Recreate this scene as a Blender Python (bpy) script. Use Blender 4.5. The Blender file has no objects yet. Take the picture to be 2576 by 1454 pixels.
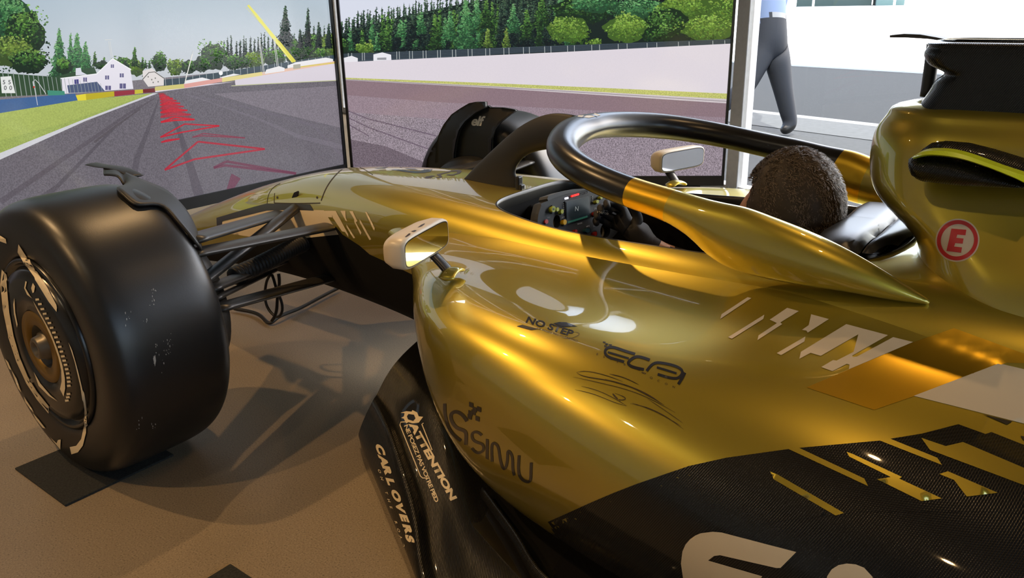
import bpy, bmesh, math, random
import numpy as np
from mathutils import Vector, Matrix
from mathutils.bvhtree import BVHTree
from mathutils.geometry import delaunay_2d_cdt

random.seed(7); np.random.seed(7)
SC = bpy.context.scene
COL = SC.collection
PI = math.pi

# ------------------------------------------------------------------ camera
# car frame: X forward (nose), Y to the car's left, Z up; origin on the floor under the front axle
CAM = np.array([-2.0699, 1.7441, 1.1556]); YAW, PITCH, ROLL, FPX = 0.9067, 0.3441, -0.0212, 2036.6
def _basis():
    d = np.array([math.cos(YAW)*math.cos(PITCH), -math.sin(YAW)*math.cos(PITCH), -math.sin(PITCH)])
    r = np.array([-math.sin(YAW), -math.cos(YAW), 0.0]); u = np.cross(r, d)
    return math.cos(ROLL)*r+math.sin(ROLL)*u, -math.sin(ROLL)*r+math.cos(ROLL)*u, d
CR, CU, CD = _basis()
cam_data = bpy.data.cameras.new('camera'); cam = bpy.data.objects.new('camera', cam_data); COL.objects.link(cam)
M = Matrix.Identity(4)
for i in range(3):
    M[i][0], M[i][1], M[i][2], M[i][3] = CR[i], CU[i], -CD[i], CAM[i]
cam.matrix_world = M
cam_data.sensor_width = 36.0; cam_data.lens = FPX/2576*36.0; cam_data.clip_start = 0.02; cam_data.clip_end = 500
SC.camera = cam

# ------------------------------------------------------------------ world, sun, window light, ceiling lamps
W = bpy.data.worlds.new('sky'); SC.world = W; W.use_nodes = True
nt = W.node_tree; nt.nodes.clear()
sky = nt.nodes.new('ShaderNodeTexSky'); sky.sky_type = 'NISHITA'; sky.sun_disc = False
sky.sun_elevation = math.radians(52); sky.sun_rotation = math.radians(200); sky.air_density = 1.0; sky.dust_density = 4.0
bg = nt.nodes.new('ShaderNodeBackground'); bg.inputs[1].default_value = 1.05
wo = nt.nodes.new('ShaderNodeOutputWorld')
nt.links.new(sky.outputs[0], bg.inputs[0]); nt.links.new(bg.outputs[0], wo.inputs[0])

def light(name, kind, loc, energy, color, target=None, **kw):
    l = bpy.data.lights.new(name, kind); l.energy = energy; l.color = color
    for k, v in kw.items(): setattr(l, k, v)
    o = bpy.data.objects.new(name, l); COL.objects.link(o); o.location = loc
    if target is not None:
        o.rotation_euler = (Vector(target)-Vector(loc)).to_track_quat('-Z', 'Y').to_euler()
    return o
light('sun', 'SUN', (0, -10, 12), 7.0, (1.0, 0.95, 0.88), target=(2.5, -13.5, 3.5), angle=0.01)
WARM = (1.0, 0.82, 0.56)
AMB = (1.0, 0.62, 0.28)
SPOTS = [((1.15, 1.75, 3.05), (-0.1, 0.95, 0.2), 140, AMB), ((0.55, -0.35, 3.05), (-0.35, 0.35, 0.2), 85, AMB),
         ((-0.75, 2.25, 3.05), (-1.0, 0.9, 0.2), 17, WARM), ((-2.7, 1.3, 3.05), (-1.9, 0.5, 0.5), 26, AMB),
         ((-2.0, -0.7, 3.05), (-1.6, 0.1, 0.6), 24, AMB), ((0.35, 3.2, 3.05), (-0.1, 1.5, 0.0), 125, AMB)]
def win_portal(): pass
SC.view_settings.view_transform = 'Standard'; SC.view_settings.look = 'None'
SC.view_settings.exposure = 0.0; SC.view_settings.gamma = 1.0; SC.view_settings.use_curve_mapping = False
SC.cycles.use_denoising = True
SC.cycles.max_bounces = 8; SC.cycles.sample_clamp_indirect = 6.0; SC.cycles.caustics_reflective = False; SC.cycles.caustics_refractive = False

# ------------------------------------------------------------------ colour and material helpers
def lin(c):
    if isinstance(c, str): c = tuple(int(c[i:i+2], 16) for i in (0, 2, 4))
    c = [x/255.0 for x in c]
    return tuple(x/12.92 if x <= 0.04045 else ((x+0.055)/1.055)**2.4 for x in c)
MATS = {}
def mat(name, color, rough=0.5, metal=0.0, spec=0.5, coat=0.0, coat_rough=0.03, emit=None, estr=1.0,
        noise=None, bump=None, sheen=0.0, transmission=0.0):
    """noise=(scale, amount) varies the colour; bump=(scale, strength) fine relief"""
    if name in MATS: return MATS[name]
    m = bpy.data.materials.new(name); m.use_nodes = True; MATS[name] = m
    n = m.node_tree.nodes; L = m.node_tree.links; b = n['Principled BSDF']
    c = lin(color) if not (isinstance(color, tuple) and max(color) <= 1.0) else color
    b.inputs['Base Color'].default_value = (*c, 1); b.inputs['Roughness'].default_value = rough
    b.inputs['Metallic'].default_value = metal; b.inputs['Specular IOR Level'].default_value = spec
    b.inputs['Coat Weight'].default_value = coat; b.inputs['Coat Roughness'].default_value = coat_rough
    b.inputs['Sheen Weight'].default_value = sheen
    b.inputs['Transmission Weight'].default_value = transmission
    if emit is not None:
        b.inputs['Emission Color'].default_value = (*lin(emit), 1); b.inputs['Emission Strength'].default_value = estr
    if noise or bump:
        tc = n.new('ShaderNodeTexCoord')
    if noise:
        t = n.new('ShaderNodeTexNoise'); t.inputs['Scale'].default_value = noise[0]; t.inputs['Detail'].default_value = 6
        L.new(tc.outputs['Object'], t.inputs['Vector'])
        r = n.new('ShaderNodeMapRange'); r.inputs[1].default_value = 0.3; r.inputs[2].default_value = 0.7
        r.inputs[3].default_value = 1-noise[1]; r.inputs[4].default_value = 1+noise[1]
        L.new(t.outputs['Fac'], r.inputs[0])
        mx = n.new('ShaderNodeVectorMath'); mx.operation = 'SCALE'; mx.inputs[0].default_value = c
        L.new(r.outputs[0], mx.inputs['Scale']); L.new(mx.outputs[0], b.inputs['Base Color'])
    if bump:
        t2 = n.new('ShaderNodeTexNoise'); t2.inputs['Scale'].default_value = bump[0]; t2.inputs['Detail'].default_value = 4
        L.new(tc.outputs['Object'], t2.inputs['Vector'])
        bp_ = n.new('ShaderNodeBump'); bp_.inputs['Strength'].default_value = bump[1]; bp_.inputs['Distance'].default_value = 0.002
        L.new(t2.outputs['Fac'], bp_.inputs['Height']); L.new(bp_.outputs[0], b.inputs['Normal'])
    return m

def gold_paint():
    m = mat('gold_paint', (0.52, 0.41, 0.05), rough=0.36, metal=0.82, coat=1.0, coat_rough=0.025)
    n = m.node_tree.nodes; L = m.node_tree.links; b = n['Principled BSDF']
    b.inputs['Coat IOR'].default_value = 1.7
    tc = n.new('ShaderNodeTexCoord'); t = n.new('ShaderNodeTexNoise'); t.inputs['Scale'].default_value = 900
    L.new(tc.outputs['Object'], t.inputs['Vector'])
    r = n.new('ShaderNodeMapRange'); r.inputs[3].default_value = 0.32; r.inputs[4].default_value = 0.42
    L.new(t.outputs['Fac'], r.inputs[0]); L.new(r.outputs[0], b.inputs['Roughness'])
    return m
def carbon(name='carbon_weave', ax='X', period=0.0036, coat=1.0):
    """dark twill: two interlaced thread directions that catch the light differently"""
    if name in MATS: return MATS[name]
    m = mat(name, (0.006, 0.006, 0.0056), rough=0.4, coat=coat*.4, coat_rough=0.04, spec=0.5)
    n = m.node_tree.nodes; L = m.node_tree.links; b = n['Principled BSDF']
    tc = n.new('ShaderNodeTexCoord'); sp = n.new('ShaderNodeSeparateXYZ'); L.new(tc.outputs['Object'], sp.inputs[0])
    def wave(a, c, sgn):
        ad = n.new('ShaderNodeMath'); ad.operation = 'MULTIPLY_ADD'; L.new(sp.outputs[c], ad.inputs[0]); ad.inputs[1].default_value = sgn
        L.new(sp.outputs[a], ad.inputs[2])
        mu = n.new('ShaderNodeMath'); mu.operation = 'MULTIPLY'; L.new(ad.outputs[0], mu.inputs[0]); mu.inputs[1].default_value = 2*PI/period/1.0
        s = n.new('ShaderNodeMath'); s.operation = 'SINE'; L.new(mu.outputs[0], s.inputs[0]); return s
    a, c = {'X': ('X', 'Z'), 'F': ('X', 'Y')}[ax]
    w1 = wave(a, c, 0.6); w2 = wave(a, c, -1.7)
    sm = n.new('ShaderNodeMath'); sm.operation = 'MULTIPLY_ADD'; L.new(w2.outputs[0], sm.inputs[0]); sm.inputs[1].default_value = 0.35; L.new(w1.outputs[0], sm.inputs[2])
    r = n.new('ShaderNodeMapRange'); r.inputs[1].default_value = -1.2; r.inputs[2].default_value = 1.2; r.inputs[3].default_value = 0.22; r.inputs[4].default_value = 0.62
    L.new(sm.outputs[0], r.inputs[0]); L.new(r.outputs[0], b.inputs['Roughness'])
    r2 = n.new('ShaderNodeMapRange'); r2.inputs[1].default_value = -1.2; r2.inputs[2].default_value = 1.2; r2.inputs[3].default_value = 0.6; r2.inputs[4].default_value = 0.05
    L.new(sm.outputs[0], r2.inputs[0]); L.new(r2.outputs[0], b.inputs['Specular IOR Level'])
    bu = n.new('ShaderNodeBump'); bu.inputs['Strength'].default_value = 0.25; bu.inputs['Distance'].default_value = 0.0006
    L.new(sm.outputs[0], bu.inputs['Height']); L.new(bu.outputs[0], b.inputs['Normal'])
    return m

# ------------------------------------------------------------------ object helpers
def tag(o, label=None, cat=None, group=None, kind=None):
    if label: o['label'] = label
    if cat: o['category'] = cat
    if group: o['group'] = group
    if kind: o['kind'] = kind
    return o
def empty(name, loc=(0, 0, 0), label=None, cat=None, group=None, parent=None):
    o = bpy.data.objects.new(name, None); COL.objects.link(o); o.location = loc; o.empty_display_size = 0.05
    if parent: o.parent = parent
    return tag(o, label, cat, group)
def mesh_obj(name, verts, faces, m, parent=None, smooth=True, mats=None, fmat=None):
    me = bpy.data.meshes.new(name)
    me.from_pydata([tuple(map(float, v)) for v in verts], [], [tuple(map(int, f)) for f in faces])
    o = bpy.data.objects.new(name, me); COL.objects.link(o)
    for mm in (mats or [m]): me.materials.append(mm)
    if fmat is not None: me.polygons.foreach_set('material_index', np.asarray(fmat, dtype=np.int32))
    if smooth: me.polygons.foreach_set('use_smooth', np.ones(len(me.polygons), dtype=bool))
    me.update()
    if parent is not None:
        o.parent = parent
        o.matrix_parent_inverse = parent_world(parent).inverted()
    return o
def parent_world(p):
    m = p.matrix_basis.copy()
    if p.parent: m = parent_world(p.parent) @ p.matrix_parent_inverse @ m
    return m
class MB:
    """collects simple solids into one mesh (world coordinates)"""
    def __init__(s): s.v = []; s.f = []; s.m = []
    def add(s, v, f, mi=0):
        k = len(s.v); s.v += [tuple(x) for x in v]; s.f += [tuple(i+k for i in q) for q in f]; s.m += [mi]*len(f); return s
    def box(s, c, size, ax=None, mi=0, bev=0.0):
        ax = np.eye(3) if ax is None else np.asarray(ax, float)
        h = np.asarray(size, float)/2; c = np.asarray(c, float)
        if bev <= 0:
            P = [c+ax[0]*a*h[0]+ax[1]*b*h[1]+ax[2]*d*h[2] for a in (-1, 1) for b in (-1, 1) for d in (-1, 1)]
            F = [(0, 1, 3, 2), (4, 6, 7, 5), (0, 4, 5, 1), (2, 3, 7, 6), (0, 2, 6, 4), (1, 5, 7, 3)]
            return s.add(P, F, mi)
        bm = bmesh.new(); bmesh.ops.create_cube(bm, size=1.0)
        for v in bm.verts: v.co = Vector((v.co.x*size[0], v.co.y*size[1], v.co.z*size[2]))
        bmesh.ops.bevel(bm, geom=bm.edges[:], offset=bev, segments=2, affect='EDGES', profile=0.5)
        bm.verts.ensure_lookup_table()
        P = [c+ax.T @ np.array(v.co) for v in bm.verts]; F = [[v.index for v in f.verts] for f in bm.faces]; bm.free()
        return s.add(P, F, mi)
    def tube(s, path, rad, n=10, mi=0, cap=True, flat=None):
        v, f = tube_geo(path, rad, n, cap, flat); return s.add(v, f, mi)
    def prism(s, poly, off, mi=0):
        """poly: list of 3D points (planar), off: extrusion vector"""
        n = len(poly); P = [np.asarray(q, float) for q in poly]; o = np.asarray(off, float)
        V = P+[q+o for q in P]; F = [tuple(range(n))[::-1], tuple(range(n, 2*n))]+[(i, (i+1) % n, n+(i+1) % n, n+i) for i in range(n)]
        return s.add(V, F, mi)
    def build(s, name, m, parent=None, smooth=False, mats=None):
        return mesh_obj(name, s.v, s.f, m, parent, smooth, mats, s.m if mats else None)
def unit(a):
    a = np.asarray(a, float); return a/max(np.linalg.norm(a), 1e-12)
def tube_geo(path, rad, n=10, cap=True, flat=None, up=(0, 0, 1)):
    """path (k,3); rad scalar/array, or flat=(array ru, array rv): ellipse radii along 'up-ish' and sideways"""
    P = np.asarray(path, float); k = len(P); T = np.gradient(P, axis=0); T /= np.linalg.norm(T, axis=1)[:, None]
    ru = np.broadcast_to(rad if flat is None else flat[0], k); rv = np.broadcast_to(rad if flat is None else flat[1], k)
    V = []; t = np.linspace(0, 2*PI, n, endpoint=False)
    s = None
    for i in range(k):
        if s is None or flat is not None:
            w = np.asarray(up, float)
            if abs(w @ T[i]) > .97: w = np.array([1., 0, 0]) if s is None else s
            s = unit(np.cross(T[i], w))
        else: s = unit(s-T[i]*(s @ T[i]))
        w = np.cross(s, T[i])
        V.append(P[i]+np.outer(np.cos(t)*rv[i], s)+np.outer(np.sin(t)*ru[i], w))
    V = np.concatenate(V); F = []
    for i in range(k-1):
        for j in range(n): F.append((i*n+j, i*n+(j+1) % n, (i+1)*n+(j+1) % n, (i+1)*n+j))
    if cap: F += [tuple(range(n))[::-1], tuple((k-1)*n+j for j in range(n))]
    return list(V), F
def spl_basis(x, xq):
    """cardinal basis of the natural cubic spline on knots x, evaluated at xq -> (len(xq), len(x))"""
    x = np.asarray(x, float); n = len(x); xq = np.clip(np.asarray(xq, float), x[0], x[-1]); Y = np.eye(n); h = np.diff(x)
    A = np.zeros((n, n)); R = np.zeros((n, n)); A[0, 0] = A[-1, -1] = 1
    for i in range(1, n-1):
        A[i, i-1], A[i, i], A[i, i+1] = h[i-1], 2*(h[i-1]+h[i]), h[i]
        R[i] = 6*((Y[i+1]-Y[i])/h[i]-(Y[i]-Y[i-1])/h[i-1])
    m = np.linalg.solve(A, R); i = np.clip(np.searchsorted(x, xq, side='right')-1, 0, n-2)
    t = xq-x[i]; hh = h[i]; a = (hh-t)/hh; b = t/hh
    return a[:, None]*Y[i]+b[:, None]*Y[i+1]+((a**3-a)*hh**2/6)[:, None]*m[i]+((b**3-b)*hh**2/6)[:, None]*m[i+1]
def curve(pts, n=60, closed=False):
    P = np.asarray(pts, float)
    if closed: P = np.concatenate([P[-3:], P, P[:3]])
    t = np.concatenate([[0], np.cumsum(np.linalg.norm(np.diff(P, axis=0), axis=1)**.7)])
    a, b = (t[3], t[-3]) if closed else (t[0], t[-1])
    return spl_basis(t, np.linspace(a, b, n, endpoint=not closed)) @ P
def grid_faces(nu, nv, cu=False, cv=False, flip=False):
    F = []
    for i in range(nu if cu else nu-1):
        for j in range(nv if cv else nv-1):
            q = (i*nv+j, i*nv+(j+1) % nv, ((i+1) % nu)*nv+(j+1) % nv, ((i+1) % nu)*nv+j)
            F.append(q[::-1] if flip else q)
    return F
class Loft:
    """tensor spline surface through control rows C[i][j]; u knots given per row"""
    def __init__(s, C, u, v=None):
        s.C = np.asarray(C, float); s.u = np.asarray(u, float)
        if v is None:
            d = np.linalg.norm(np.diff(s.C, axis=1), axis=2).mean(0)**.8; v = np.concatenate([[0], np.cumsum(d)])
        s.v = np.asarray(v, float)
    def at(s, uq, vq): return np.einsum('pi,ijk,pj->pk', spl_basis(s.u, uq), s.C, spl_basis(s.v, vq))
    def grid(s, nu, nv, u0=None, u1=None):
        uq = np.linspace(s.u[0] if u0 is None else u0, s.u[-1] if u1 is None else u1, nu); vq = np.linspace(s.v[0], s.v[-1], nv)
        return np.einsum('pi,ijk,qj->pqk', spl_basis(s.u, uq), s.C, spl_basis(s.v, vq))
def lathe(prof, n, axis_pt, axis='Y', close=False):
    """prof: list of (r, a): radius and position along the axis"""
    t = np.linspace(0, 2*PI, n, endpoint=False); V = []
    for r, a in prof:
        if axis == 'Y': V.append(np.stack([axis_pt[0]+r*np.cos(t), 0*t+axis_pt[1]+a, axis_pt[2]+r*np.sin(t)], -1))
        elif axis == 'Z': V.append(np.stack([axis_pt[0]+r*np.cos(t), axis_pt[1]+r*np.sin(t), 0*t+axis_pt[2]+a], -1))
        else: V.append(np.stack([0*t+axis_pt[0]+a, axis_pt[1]+r*np.cos(t), axis_pt[2]+r*np.sin(t)], -1))
    return list(np.concatenate(V)), grid_faces(len(prof), n, cv=True)

# ------------------------------------------------------------------ flat print laid on real surfaces
def ray(x, y): return unit(CD+CR*(x-1288)/FPX-CU*(y-727)/FPX)
def at_plane(x, y, ax, val):
    d = ray(x, y); return CAM+d*((val-CAM[ax])/d[ax])
def inside(P, loops):
    r = np.zeros(len(P), bool); x, y = P[:, 0], P[:, 1]
    for lp in loops:
        a = np.asarray(lp, float); b = np.roll(a, -1, 0)
        for (x0, y0), (x1, y1) in zip(a, b):
            if y0 == y1: continue
            c = ((y0 > y) != (y1 > y)) & (x < (x1-x0)*(y-y0)/(y1-y0)+x0); r ^= c
    return r
def densify(lp, step):
    o = []; a = np.asarray(lp, float)
    for p, q in zip(a, np.roll(a, -1, 0)):
        n = max(1, int(math.ceil(np.linalg.norm(q-p)/step)))
        o += [p+(q-p)*i/n for i in range(n)]
    return o
def triangulate(loops, step):
    V = []; E = []
    for lp in loops:
        d = densify(lp, step); k = len(V); V += [tuple(p) for p in d]; E += [(k+i, k+(i+1) % len(d)) for i in range(len(d))]
    A = np.array(V); lo, hi = A.min(0), A.max(0)
    if step < max(hi-lo):
        gx, gy = np.meshgrid(np.arange(lo[0]+step/2, hi[0], step), np.arange(lo[1]+step/2, hi[1], step))
        G = np.stack([gx.ravel(), gy.ravel()], -1)
        if len(G):
            G = G[inside(G, loops)]
            B_ = np.array(V); G = np.array([g for g in G if ((B_-g)**2).sum(1).min() > (step*.42)**2]).reshape(-1, 2)
            V += [tuple(p) for p in G]
    r = delaunay_2d_cdt([Vector(p) for p in V], E, [], 0, 1e-5)
    P = np.array([tuple(p) for p in r[0]]); F = [f for f in r[2]]
    c = np.array([P[list(f)].mean(0) for f in F]); k = inside(c, loops)
    return P, [f for f, b in zip(F, k) if b]
def bvh_of(objs):
    V = []; F = []
    for o in objs:
        k = len(V); mw = parent_world(o) if True else o.matrix_world
        V += [mw @ v.co for v in o.data.vertices]; F += [tuple(i+k for i in p.vertices) for p in o.data.polygons]
    return BVHTree.FromPolygons(V, F)
def drape_pts(P, bvh, off):
    out = []; ok = []
    o = Vector(CAM)
    for x, y in P:
        d = Vector(ray(x, y)); h = bvh.ray_cast(o, d)
        if h[0] is None: out.append((0, 0, 0)); ok.append(False); continue
        n = h[1] if h[1].dot(d) < 0 else -h[1]
        out.append(tuple(h[0]+n*(off*.62))); ok.append(True)
    return out, ok
def drape(name, loops, bvh, m, parent, step=14, off=0.0006):
    """print of the given outline (as the photograph shows it) laid on the surface it stands on"""
    if not isinstance(loops[0][0], (tuple, list, np.ndarray)): loops = [loops]
    P, F = triangulate(loops, step)
    V, ok = drape_pts(P, bvh, off)
    F = [f for f in F if all(ok[i] for i in f) and max((Vector(V[f[0]])-Vector(V[f[1]])).length, (Vector(V[f[1]])-Vector(V[f[2]])).length) < 0.15]
    def facing(f):
        a, b, c = Vector(V[f[0]]), Vector(V[f[1]]), Vector(V[f[2]]); n = (b-a).cross(c-a)
        return n.length > 1e-12 and abs(n.normalized().dot((a-Vector(CAM)).normalized())) > 0.07
    F = [f for f in F if facing(f)]
    par = {}
    def root(i):
        while par.setdefault(i, i) != i: par[i] = par[par[i]]; i = par[i]
        return i
    for f in F: par[root(f[0])] = root(f[1]); par[root(f[1])] = root(f[2])
    cnt = {}
    for f in F: r = root(f[0]); cnt[r] = cnt.get(r, 0)+1
    if len(cnt) > 1: best = max(cnt, key=cnt.get); F = [f for f in F if root(f[0]) == best]
    return mesh_obj(name, V, F, m, parent)
def text_tris(s, bold=0.0, align='LEFT', spacing=1.0):
    c = bpy.data.curves.new('t', 'FONT'); c.body = s; c.size = 1.0; c.offset = bold; c.align_x = align; c.space_character = spacing
    c.resolution_u = 4
    o = bpy.data.objects.new('t', c); COL.objects.link(o); bpy.context.view_layer.update()
    me = o.evaluated_get(bpy.context.evaluated_depsgraph_get()).to_mesh()
    me.calc_loop_triangles()
    V = np.array([v.co[:2] for v in me.vertices]) if len(me.vertices) else np.zeros((0, 2)); T = [tuple(t.vertices) for t in me.loop_triangles]
    bpy.data.objects.remove(o); bpy.data.curves.remove(c)
    return V, T
def split_tris(V, T, L):
    V = [tuple(v) for v in V]; T = list(T); out = []; mid = {}
    while T:
        a, b, c = T.pop(); e = []
        for p, q in ((a, b), (b, c), (c, a)): e.append((V[p][0]-V[q][0])**2+(V[p][1]-V[q][1])**2)
        k = max(range(3), key=lambda i: e[i])
        if e[k] <= L*L: out.append((a, b, c)); continue
        a, b, c = ((a, b, c), (b, c, a), (c, a, b))[k]
        key = (min(a, b), max(a, b))
        if key not in mid: mid[key] = len(V); V.append(((V[a][0]+V[b][0])/2, (V[a][1]+V[b][1])/2))
        m = mid[key]; T += [(a, m, c), (m, b, c)]
    return np.array(V), out
def drape_text(name, s, org, ux, uy, bvh, m, parent, bold=0.0, off=0.0007, spacing=1.0, step=18):
    """ux, uy: pixel vectors of one text unit (cap height about 0.7) along and up the line"""
    V, T = text_tris(s, bold, spacing=spacing)
    if not len(V): return None
    P = np.asarray(org, float)+V[:, :1]*np.asarray(ux, float)+V[:, 1:]*np.asarray(uy, float)
    P, T = split_tris(P, T, step)
    W_, ok = drape_pts(P, bvh, off)
    return mesh_obj(name, W_, [t for t in T if all(ok[i] for i in t)], m, parent)
def pillow(name, loop, ax, val, depth, m, parent, step=10, edge=.5, both=True):
    """cushion-shaped solid: outline on the plane (axis ax = val), swelling by depth along that axis"""
    P, F = triangulate([loop], step); L = np.array(densify(loop, step/2))
    d = np.array([np.sqrt(((L-p)**2).sum(1)).min() for p in P]); k = np.clip(d/max(d.max()*edge*2, 1e-6), 0, 1); h = np.sqrt(1-(1-k)**2)
    V0 = np.array([at_plane(x, y, ax, val) for x, y in P]); e = np.zeros(3); e[ax] = 1
    V = np.concatenate([V0+np.outer(h*depth, e), V0-np.outer(h*abs(depth)*.5*np.sign(depth), e)]); n = len(P)
    return mesh_obj(name, V, [tuple(f) for f in F]+[tuple(i+n for i in f[::-1]) for f in F], m, parent)
def to_px(P):
    q = np.asarray(P)-CAM; z = q @ CD; return np.stack([1288+FPX*(q @ CR)/z, 727-FPX*(q @ CU)/z], -1)
def cropf(x0, y0, s): return lambda pts: [(x0+a/s, y0+b/s) for a, b in pts]
# ------------------------------------------------------------------ the setting
def struct(name, mb_or_geo, m, smooth=False):
    o = mb_or_geo.build(name, m, None, smooth); o['kind'] = 'structure'; return o
def floor_mat():
    m = mat('speckled_floor', (0.40, 0.335, 0.25), rough=0.42, spec=0.35)
    n = m.node_tree.nodes; L = m.node_tree.links; b = n['Principled BSDF']
    tc = n.new('ShaderNodeTexCoord')
    a = n.new('ShaderNodeTexNoise'); a.inputs['Scale'].default_value = 260; a.inputs['Detail'].default_value = 3
    c = n.new('ShaderNodeTexNoise'); c.inputs['Scale'].default_value = 6; c.inputs['Detail'].default_value = 5
    for t in (a, c): L.new(tc.outputs['Object'], t.inputs['Vector'])
    r = n.new('ShaderNodeValToRGB'); e = r.color_ramp.elements
    e[0].position = 0.30; e[0].color = (0.125, 0.10, 0.068, 1); e[1].position = 0.72; e[1].color = (0.36, 0.295, 0.21, 1)
    k = r.color_ramp.elements.new(0.42); k.color = (0.245, 0.192, 0.128, 1); k = r.color_ramp.elements.new(0.6); k.color = (0.28, 0.222, 0.15, 1)
    L.new(a.outputs['Fac'], r.inputs[0])
    mr = n.new('ShaderNodeMapRange'); mr.inputs[3].default_value = 0.86; mr.inputs[4].default_value = 1.1; L.new(c.outputs['Fac'], mr.inputs[0])
    mu = n.new('ShaderNodeVectorMath'); mu.operation = 'SCALE'; L.new(r.outputs[0], mu.inputs[0]); L.new(mr.outputs[0], mu.inputs['Scale'])
    L.new(mu.outputs[0], b.inputs['Base Color'])
    mr2 = n.new('ShaderNodeMapRange'); mr2.inputs[3].default_value = 0.34; mr2.inputs[4].default_value = 0.5; L.new(a.outputs['Fac'], mr2.inputs[0]); L.new(mr2.outputs[0], b.inputs['Roughness'])
    return m
# shop front line: through GP, running along GD (parallel to the street outside)
GP = np.array([-0.165, -2.93, 0.0]); GD = unit([-0.963, 0.27, 0]); GN = np.array([-GD[1], GD[0], 0.0])   # GN points indoors (+Y) or out
if GN[1] < 0: GN = -GN
def gpt(s, n, z): return GP+GD*s+GN*n+np.array([0, 0, z])
X0, X1, Y1, H = -7.0, 6.2, 5.0, 5.3
fl = MB(); a, b = gpt((X1-GP[0])/GD[0], 0, 0), gpt((X0-GP[0])/GD[0], 0, 0)
fl.add([(X0, Y1, 0), (X1, Y1, 0), tuple(a), tuple(b), (X0, Y1, -0.1), (X1, Y1, -0.1), tuple(a-[0, 0, .1]), tuple(b-[0, 0, .1])],
       [(0, 3, 2, 1), (4, 5, 6, 7), (0, 1, 5, 4), (1, 2, 6, 5), (2, 3, 7, 6), (3, 0, 4, 7)])
struct('floor', fl, floor_mat())
wall_m = mat('painted_wall', (0.15, 0.14, 0.125), rough=0.8, noise=(3, 0.05))
ce = MB(); ce.add([(X0, Y1, H), (X1, Y1, H), (a[0], a[1], H), (b[0], b[1], H), (X0, Y1, H+.15), (X1, Y1, H+.15), (a[0], a[1], H+.15), (b[0], b[1], H+.15)],
       [(0, 1, 2, 3), (7, 6, 5, 4), (0, 4, 5, 1), (1, 5, 6, 2), (2, 6, 7, 3), (3, 7, 4, 0)])
struct('ceiling', ce, mat('ceiling_paint', (0.11, 0.10, 0.09), rough=0.85, noise=(2, 0.05)))
w = MB(); w.box(((X0+X1)/2, Y1+.06, H/2), (X1-X0, .12, H)); struct('wall_rear', w, mat('pale_wall', (.33, .30, .26), rough=.8, noise=(3, .05)))
w = MB(); w.box((X1+.06, (Y1+a[1])/2, H/2), (.12, Y1-a[1], H)); struct('wall_front', w, wall_m)
ya, yb_ = -0.5, 4.2
w = MB(); w.box((X0-.06, (yb_+Y1)/2, H/2), (.12, Y1-yb_, H)); w.box((X0-.06, (b[1]+ya)/2, H/2), (.12, ya-b[1], H)); w.box((X0-.06, (ya+yb_)/2, .2), (.12, yb_-ya, .4)); w.box((X0-.06, (ya+yb_)/2, (3.0+H)/2), (.12, yb_-ya, H-3.0)); struct('wall_end', w, wall_m)
# shop window: posts, rails and panes
al = mat('white_aluminium', (0.93, 0.94, 0.94), rough=0.4, noise=(30, 0.05), bump=(400, .1))
def glass_mat():
    m = bpy.data.materials.new('window_glass'); m.use_nodes = True; n = m.node_tree.nodes; L = m.node_tree.links; n.clear()
    o = n.new('ShaderNodeOutputMaterial'); t = n.new('ShaderNodeBsdfTransparent'); t.inputs[0].default_value = (0.97, 0.985, 0.98, 1)
    g = n.new('ShaderNodeBsdfGlossy'); g.inputs['Roughness'].default_value = 0.0
    f = n.new('ShaderNodeFresnel'); f.inputs[0].default_value = 1.3; x = n.new('ShaderNodeMixShader')
    L.new(f.outputs[0], x.inputs[0]); L.new(t.outputs[0], x.inputs[1]); L.new(g.outputs[0], x.inputs[2]); L.new(x.outputs[0], o.inputs[0]); return m
GLASS = glass_mat()
w2 = bpy.data.objects.new('window_2', None); COL.objects.link(w2); w2.location = (X0, (ya+yb_)/2, .4); w2['kind'] = 'structure'
for yy in np.linspace(ya+.04, yb_-.04, 4): q = MB(); q.box((X0-.06, yy, 1.7), (.08, .08, 2.6)); q.build('window_post', al, w2)
for yy in (.5, 1.5, 2.5): q = MB(); q.box((X0-.06, ya+.04+(yb_-ya-.08)*yy/3, 1.7), (.006, (yb_-ya-.08)/3-.08, 2.6)); q.build('pane', GLASS, w2)
p2 = bpy.data.lights.new('window_portal', 'AREA'); p2.shape = 'RECTANGLE'; p2.size = 2.6; p2.size_y = yb_-ya; p2.cycles.is_portal = True
po2 = bpy.data.objects.new('window_portal', p2); COL.objects.link(po2); po2.location = (X0-.13, (ya+yb_)/2, 1.7); po2.rotation_euler = (0, -PI/2, 0)
win = bpy.data.objects.new('window_1', None); COL.objects.link(win); win.location = tuple(GP); win['kind'] = 'structure'
posts = [-6.6, -5.4, -4.3, -3.2, -2.15, -1.1, 0.0, 2.3, 4.6, 7.2]
GA = np.array([GD, GN, [0, 0, 1]])
for s in posts:
    q = MB(); wd = 0.085 if s == 0 else 0.09
    q.box(gpt(s, 0, H/2), (wd, 0.10, H), GA, bev=.004)
    if s == 0:
        for z in (.05, .12, .3, .9, 1.5): q.box(gpt(s-.02, .052, z), (.008, .004, .008), GA)
    q.build('window_post', al, win)
hd_ = MB()
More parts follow.
